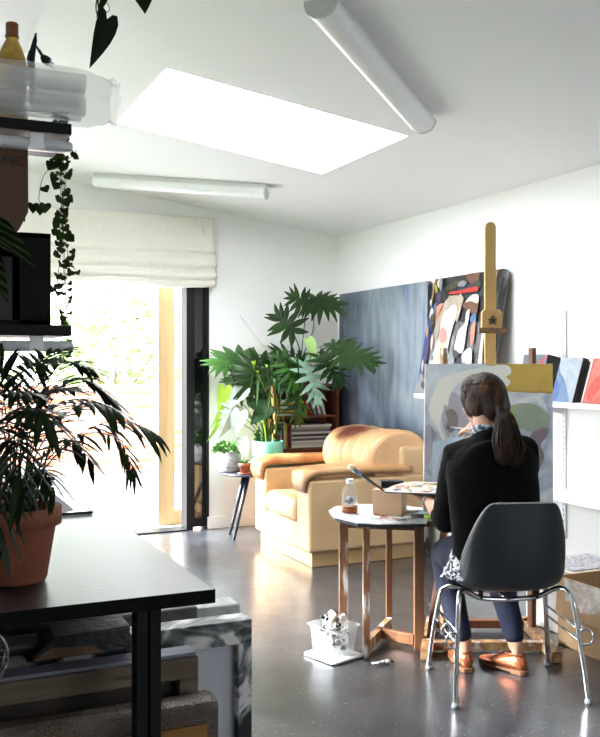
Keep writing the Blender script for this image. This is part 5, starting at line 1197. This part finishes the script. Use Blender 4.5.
def seg(m,pts,r,n=14): m.tube([W(*p) for p in pts],r,n=n,round_ends=True)
m=MB()
# torso, neck, head
rg=[]
for (u_,d_,z_,a_,b_) in ((.82,3.79,.47,.10,.06),(.82,3.78,.52,.135,.085),(.815,3.76,.60,.125,.08),(.81,3.755,.70,.115,.075),(.80,3.77,.82,.13,.08),(.797,3.785,.92,.135,.08),(.795,3.80,.98,.11,.065),(.795,3.81,1.02,.06,.045)):
    rg.append([W(u_+a_*math.cos(t),d_+b_*math.sin(t),z_) for t in [2*PI*j/24 for j in range(24)]])
m.rings(rg)
seg(m,[(.80,3.80,.98),(.795,3.815,1.05),(.79,3.835,1.13)],[.062,.050,.052])
HC=W(*hd)
m.ell(HC,(.074,.092,.105),M=HW,n=24,k=16); 
def HP(x,y,z): return HC+HW@Vector((x,y,z))
m.ell(HP(0,.035,-.045),(.056,.058,.062),M=HW)         # jaw
m.ell(HP(0,.07,-.085),(.022,.02,.018),M=HW)           # chin
m.tube([HP(0,.088,.02),HP(0,.103,-.008),HP(0,.112,-.026)],[.008,.010,.012],n=10,round_ends=True) # nose
m.ell(HP(0,.09,-.052),(.022,.010,.006),M=HW); m.ell(HP(0,.089,-.062),(.019,.010,.007),M=HW)   # lips
m.ell(HP(-.04,.068,-.02),(.022,.02,.02),M=HW); m.ell(HP(.04,.068,-.02),(.022,.02,.02),M=HW)   # cheeks
m.ell(HP(0,.08,.034),(.05,.014,.010),M=HW)            # brow
for sg in (-1,1):
    m.ell(HP(.072*sg,-.002,-.008),(.009,.018,.028),M=HW@Matrix.Rotation(R(12*sg),4,'Z')); m.ell(HP(.074*sg,.002,-.028),(.006,.009,.010),M=HW)
# arms
seg(m,[(.72,3.79,.975),shL,(.64,3.86,.83),elL],[.05,.052,.045,.038]); seg(m,[elL,(.605,4.0,.712),wrL],[.038,.036,.025])
seg(m,[(.87,3.79,1.0),shR,(.96,3.90,.92),elR],[.05,.052,.045,.038]); seg(m,[elR,(.92,4.06,.94),wrR],[.038,.034,.025])
# legs
seg(m,[(.76,3.82,.525),(.70,4.0,.515),knL],[.072,.070,.054]); seg(m,[knL,(.685,4.10,.33),(.715,4.045,.20),anL],[.056,.052,.038,.032])
seg(m,[(.88,3.82,.525),(.89,4.0,.515),knR],[.072,.070,.054]); seg(m,[knR,(.925,4.09,.33),(.945,4.02,.20),anR],[.056,.052,.038,.032])
seg(m,[anL,(.735,4.0,.05),(.72,4.10,.03)],[.033,.032,.026]); seg(m,[anR,(.965,3.97,.05),(.88,4.06,.03)],[.033,.032,.026])
# hands: palm + five fingers each
def hand(m,wr,ha,palmw,fdir,thumb_side,up,curls,rt=1.0):
    wr=W(*wr); ha=W(*ha); y=(ha-wr).normalized(); z=Vector(up); z=(z-y*z.dot(y)).normalized(); x=y.cross(z).normalized()*thumb_side
    m.tube([wr,wr+y*.03,wr+y*.06,wr+y*.085],[.024,.030,.036,.034],n=14,sx=1.0,up=z if False else None,round_ends=True) if False else None
    # palm as flattened loft
    rg=[]
    for t,wx,wz in ((0,.022,.018),(.02,.026,.019),(.045,.034,.018),(.07,.038,.016),(.088,.036,.013)):
        c=wr+y*t; rg.append([c+x*math.cos(a)*wx+z*math.sin(a)*wz for a in [2*PI*j/16 for j in range(16)]])
    m.rings(rg)
    for i,(off,ln,r) in enumerate(((.028,.070,.0085),(.010,.078,.0088),(-.008,.072,.0085),(-.025,.056,.0075))):
        p=wr+y*.078+x*off; d=(y+x*off*1.2).normalized(); pts=[p-y*.012,p]; rs=[r*1.02,r]
        cur=curls[i]; ax=x
        for k,f in enumerate((.45,.30,.25)):
            d=(Matrix.Rotation(cur[k]*(1 if thumb_side>0 else -1)*-1,3,x if thumb_side>0 else x)@d) if False else (d*math.cos(cur[k])-z*math.sin(cur[k])).normalized()
            zz=(z-d*z.dot(d)); 
            p=p+d*ln*f; pts.append(p.copy()); rs.append(r*(1-.09*(k+1)))
        m.tube(pts,rs,n=10,round_ends=True)
    p=wr+y*.022+x*.026; pts=[p-x*.012,p]; d=(y*.62+x*.66-z*.35).normalized(); r=.0105; rs=[.013,r*1.15]
    for f,c_ in ((.032,0),(.028,.45)):
        d=(d*math.cos(c_)+(y*.6-z*.5-x*.5).normalized()*math.sin(c_)).normalized(); p=p+d*f; pts.append(p.copy()); rs.append(r*.95); 
    m.tube(pts,rs,n=10,round_ends=True)
    return x,y,z
# left hand supports the palette from below, thumb on top
hand(m,wrL,haL,.07,None,1,(0,0,-1),[(.15,.3,.3)]*4)
# right hand pinches the brush
hand(m,wrR,haR,.07,None,-1,W(.25,-.75,.5).normalized(),[(.7,.8,.4),(.8,.9,.5),(.95,1.0,.6),(1.05,1.0,.6)])
o=m.build('body',skin,pe); remesh(o,.0042,2,.5)
o.data.materials.clear(); o.data.materials.append(skin)
# eyes
for sg in (-1,1):
    m=MB(); m.ell(HP(.03*sg,.083,.012),(.0125,.008,.0085),mat('eye_white',(235,232,228),.3),M=HW); m.ell(HP(.03*sg,.0895,.012),(.005,.003,.005),mat('iris_brown',(60,38,24),.2),M=HW); m.build('eye',None,pe)
    m=MB(); m.tube([HP(.014*sg,.094,.034),HP(.03*sg,.093,.040),HP(.047*sg,.083,.034)],[.002,.003,.0015],n=8); m.build('eyebrow',mat('brow_hair',(50,34,24),.7),pe)
m=MB(); m.ell(HP(0,.0985,-.052),(.021,.004,.0035),M=HW); m.ell(HP(0,.0975,-.0605),(.017,.004,.004),M=HW); m.build('lips',mat('lip_rose',(178,100,92),.4),pe)
# clothes: black cardigan
knit=mat('black_knit',(9,9,11),.95,bump=.35,bscale=130,spec=.15)
m=MB()
TR=[(.815,3.765,.545,.178,.120),(.812,3.745,.63,.178,.118),(.808,3.740,.72,.182,.118),(.804,3.745,.82,.190,.118),(.800,3.755,.90,.192,.118),(.799,3.768,.965,.186,.110),(.800,3.78,1.01,.160,.095),(.80,3.785,1.045,.115,.078),(.797,3.79,1.075,.074,.064),(.795,3.80,1.092,.060,.056)]
rg=[]
for (u_,d_,z_,a_,b_) in TR:
    rg.append([W(u_+a_*math.copysign(abs(math.cos(t))**.85,math.cos(t)),d_+b_*math.copysign(abs(math.sin(t))**.85,math.sin(t)),z_+(.016*math.cos(t) if z_>.9 else 0)) for t in [2*PI*j/36 for j in range(36)]])
m.rings(rg)
seg(m,[(.73,3.79,.985),(.675,3.80,.97),(.658,3.85,.86),(.645,3.90,.75),(.640,3.93,.685)],[.072,.078,.072,.066,.060]); seg(m,[(.640,3.93,.682),(.626,3.97,.69)],[.060,.052])
seg(m,[(.87,3.79,1.005),(.935,3.80,.99),(.96,3.88,.92),(.975,4.0,.87)],[.070,.078,.070,.060]); seg(m,[(.975,4.02,.86),(.945,4.055,.92),(.90,4.06,.975)],[.056,.05,.044])
m.ell(W(.80,3.70,.93),(.15,.05,.12),M=Matrix.Rotation(-TH,4,'Z'))
o=m.build('cardigan',knit,pe); remesh(o,.006,4,.6)
nn_=[v.normal.copy() for v in o.data.vertices]
for v,vn in zip(o.data.vertices,nn_):
    co=v.co; v.co+=vn*(.0035*noise.noise(co*9)+.002*noise.noise(co*22))
# jeans
den=mat('blue_denim',(26,36,64),.8,col2=(16,22,42),nscale=9,bump=.2,bscale=400)
m=MB(); seg(m,[(.76,3.79,.545),(.88,3.79,.545)],[.115,.115]); 
seg(m,[(.755,3.82,.53),(.70,4.0,.517),(knL[0],knL[1]+.002,knL[2])],[.100,.088,.070]); seg(m,[knL,(.682,4.10,.33),(.712,4.04,.20),(.724,4.025,.158)],[.070,.062,.050,.044])
seg(m,[(.885,3.82,.53),(.89,4.0,.517),(knR[0],knR[1]+.002,knR[2])],[.100,.088,.070]); seg(m,[knR,(.922,4.09,.33),(.944,4.015,.20),(.950,3.998,.158)],[.070,.062,.050,.044])
o=m.build('jeans',den,pe); remesh(o,.006,3,.5)
nn_=[v.normal.copy() for v in o.data.vertices]
for v,vn in zip(o.data.vertices,nn_):
    co=v.co; loc=Mc.inverted()@co
    if loc.y<.19 and co.z<.442+.012*abs(loc.x)*4: v.co.z=max(co.z,.440+.25*max(0,abs(loc.x)-.12)) if loc.y<.12 else co.z
    v.co+=vn*.0025*noise.noise(co*16)
# patterned blouse hem and collar
bl_=mat('floral_blouse',(210,214,220),.7,col2=(36,40,56),nscale=48,contrast=(.46,.52),distort=1.2)
m=MB(); rg=[]
for k,(z_,ex) in enumerate(((.60,.0),(.56,.012),(.52,.022),(.485,.032),(.462,.038))):
    rg.append([W(.812+(.163+ex)*math.cos(t)-.006*k*(math.cos(t)<0),3.775+(.118+ex*.3)*math.sin(t)*(1 if math.sin(t)>0 else .95),z_+.012*math.sin(t*5+k)+(.02 if math.sin(t)<-.3 else 0)) for t in [2*PI*j/60 for j in range(60)]])
m.rings(rg,cap=False); o=m.build('blouse_hem',bl_,pe); md=o.modifiers.new('s','SOLIDIFY'); md.thickness=.004; bake(o)
m=MB(); rg=[]
for z_,a_ in ((1.06,.066),(1.08,.062),(1.098,.057),(1.085,.066)): rg.append([W(.793+a_*math.cos(t)+ (z_-1.045)*-.1-.004,3.812+a_*.85*math.sin(t),z_-.012*math.sin(t)) for t in [2*PI*j/36 for j in range(36)]])
m.rings(rg,cap=False); m.build('collar',mat('floral_collar',(200,206,212),.7,col2=(70,90,110),nscale=60,contrast=(.45,.55)),pe)
# bracelet
a=W(*wrL)-(W(*wrL)-W(*elL)).normalized()*.01; dd=(W(*wrL)-W(*elL)).normalized(); xx=dd.orthogonal().normalized(); yy=dd.cross(xx)
m=MB(); m.tube([a+xx*.031*math.cos(t)+yy*.031*math.sin(t) for t in [2*PI*i/24 for i in range(25)]],.0055,n=8); m.build('bracelet',mat('grey_bangle',(170,172,170),.3,metal=.5),pe)
# shoes
cop=mat('copper_leather',(186,112,76),.28,metal=.5,col2=(156,88,58),nscale=10,bump=.35,bscale=40); hl=mat('stacked_heel',(120,84,58),.6)
def shoe(heel,toe):
    h=W(*heel,0); t=W(*toe,0); y=(t-h).normalized(); L_=(t-h).length; x=y.cross(Vector((0,0,1))); M=frame(h,x,y,(0,0,1))
    m=MB(); rg=[]
    for s_,wx,z0,z1 in ((-.03,.012,.022,.060),(-.022,.024,.018,.078),(-.005,.031,.018,.085),(.03,.033,.018,.084),(.07,.034,.016,.078),(.11,.036,.013,.062),(.15,.040,.011,.050),(.19,.038,.011,.042),(.215,.028,.012,.034),(.23,.012,.014,.026)):
        s_=s_*L_/.20; ring=[]
        for k in range(20):
            a=2*PI*k/20; cx=math.copysign(abs(math.cos(a))**.8,math.cos(a))*wx*(1 if math.sin(a)<.2 else (.96-.25*max(0,math.sin(a)))); ring.append(M@Vector((cx,s_,(z0+z1)/2+(z1-z0)/2*math.sin(a))))
        rg.append(ring)
    m.rings(rg); u_=m.build('shoe',cop,pe,smooth=True)
    m=MB(); m.prism([(-.030,-.022),(-.018,-.034),(.018,-.034),(.030,-.022),(.031,.032),(-.031,.032)],.001,.02,M=M,bev=.002); m.build('heel',hl,u_)
    m=MB(); out=spline([(0,-.034),(.03,-.015),(.033,.05),(.040,.14),(.034,.20),(0,.238),(-.034,.20),(-.040,.14),(-.033,.05),(-.03,-.015)],True,3); m.prism([(p.x,p.y*L_/.2) for p in out],.008,.0165,M=M); m.prism([(p.x*.95,max(.10,p.y)*L_/.2) for p in out if p.y>.09],.001,.008,M=M); m.build('sole',hl,u_)
    m=MB(); m.tube([M@Vector((.02,-.014,.083)),M@Vector((.030,.02,.086)),M@Vector((.026,.06,.083)),M@Vector((0,.078,.078)),M@Vector((-.026,.06,.083)),M@Vector((-.030,.02,.086)),M@Vector((-.02,-.014,.083)),M@Vector((.02,-.014,.083))],.0028,n=6); m.build('collar_edge',cop,u_)
    m=MB()
    for k in range(3): m.tube([M@Vector((-.018,.085+.018*k,.072-.006*k)),M@Vector((0,.09+.018*k,.0775-.007*k)),M@Vector((.018,.085+.018*k,.072-.006*k))],.0018,n=6)
    m.build('laces',cop,u_)
shoe((.738,3.995),(.722,4.19)); shoe((.968,3.955),(.845,4.10))
# hair
hair=mat('dark_brown_hair',(40,23,13),.5,col2=[(28,16,9),(66,39,22),(120,76,42)],nscale=30,stretch=(1,1,.22),contrast=(.35,.8),bump=.6,bscale=160,bstretch=(1,1,.1),spec=.22)
m=MB()
m.ell(HP(0,-.014,.014),(.083,.098,.106),M=HW,n=28,k=18); m.ell(HP(0,-.052,-.035),(.070,.062,.075),M=HW,n=20,k=12)
for sg in (-1,1): m.ell(HP(.060*sg,-.002,-.008),(.033,.052,.062),M=HW)
m.ell(HP(.0,.02,.06),(.078,.075,.062),M=HW,n=20,k=12)
o=m.build('hair',hair,pe); remesh(o,.0045,4,.6)
nn_=[v.normal.copy() for v in o.data.vertices]
for v,vn in zip(o.data.vertices,nn_):
    l=HW.inverted()@(v.co-HC); a=math.atan2(l.x,l.z+.001); v.co+=vn*(.0022*noise.noise(Vector((a*9,l.y*4,1)))+.0012*noise.noise(Vector((a*28,l.y*6,5))))
    # keep hair behind the face line
    if l.y>.058 and l.z<.055: v.co-=HW@Vector((0,(l.y-.058)*.9,0))
# loose strands by the cheek
for sg in (-1,1):
    m=MB()
    for k in range(9): m.tube(spline([HP(.050*sg+.002*k*sg,.070-.003*k,.062),HP((.074+.001*k)*sg,.060-.004*k,.022),HP(.078*sg,.050-.004*k,-.02-.003*k),HP((.073-.001*k)*sg,.040-.002*k,-.058-.004*(k%4))],False,5),[.0026]*15+[.0006],n=5)
    m.build('fringe_strands',hair,pe)
# ponytail
pt=W(.836,3.745,1.168)
m=MB(); q=random.Random(3)
m.tube([HP(0,-.06,-.02),pt],[.06,.02],n=12,round_ends=True)
for k in range(190):
    a=q.uniform(0,6.28); r=math.sqrt(q.random()); cx,sy=r*math.cos(a),r*math.sin(a); en=q.random()
    base=pt+UD(.014*cx,.012*sy)*1.0+Vector((0,0,.006*cx)); e1=W(.838+.044*cx,3.685+.032*sy,1.115+.015*cx); e2=W(.838+.058*cx+.008*q.uniform(-1,1),3.645+.034*sy,1.055+.02*cx)
    e3=W(.848+.050*cx+.016*q.uniform(-1,1),3.625+.024*sy,1.0-.02*en+.03*cx); e4=W(.862+.036*cx+.012*q.uniform(-1,1),3.615+.02*sy,.985-.045*en+.03*abs(cx))
    P_=spline([base,base.lerp(e1,.5)+W(.0,-.010,.010)-W(0,0,0),e1,e2,e3,e4],False,4); N_=len(P_); m.tube(P_,[.0052*(1-.85*(i/(N_-1))**2.5) for i in range(N_)],n=5)
o=m.build('ponytail',hair,pe)
m=MB(); ax=(HW@Vector((.0,-1,-.1))).normalized(); xx=ax.orthogonal().normalized(); yy=ax.cross(xx)
m.tube([pt+xx*.018*math.cos(t)+yy*.018*math.sin(t) for t in [2*PI*i/20 for i in range(21)]],.0055,n=8); m.build('hair_tie',mat('grey_hair_tie',(70,66,78),.7),pe)
# brush in the right hand
e=empty('paintbrush',AT(458,427,4.12)); tag(e,'slim paintbrush held in the raised right hand, its dark tip touching the canvas','paintbrush')
a=AT(473,429.5,4.02); b=AT(447.5,427.5,4.395); dd=(b-a).normalized(); L_=(b-a).length
MB().tube([a-dd*.05,a,a+dd*L_*.6],[.002,.004,.0045],n=8).build('handle',mat('pale_brush_handle',(170,150,140),.35),e)
MB().tube([a+dd*L_*.6,a+dd*L_*.88],[.0052,.006],n=10).build('ferrule',mat('blue_steel_ferrule',(120,140,158),.35,metal=.6),e)
MB().tube([a+dd*L_*.88,a+dd*(L_-.003)],[.0075,.004],n=10).build('bristles',mat('dark_wet_bristles',(50,42,36),.6),e)
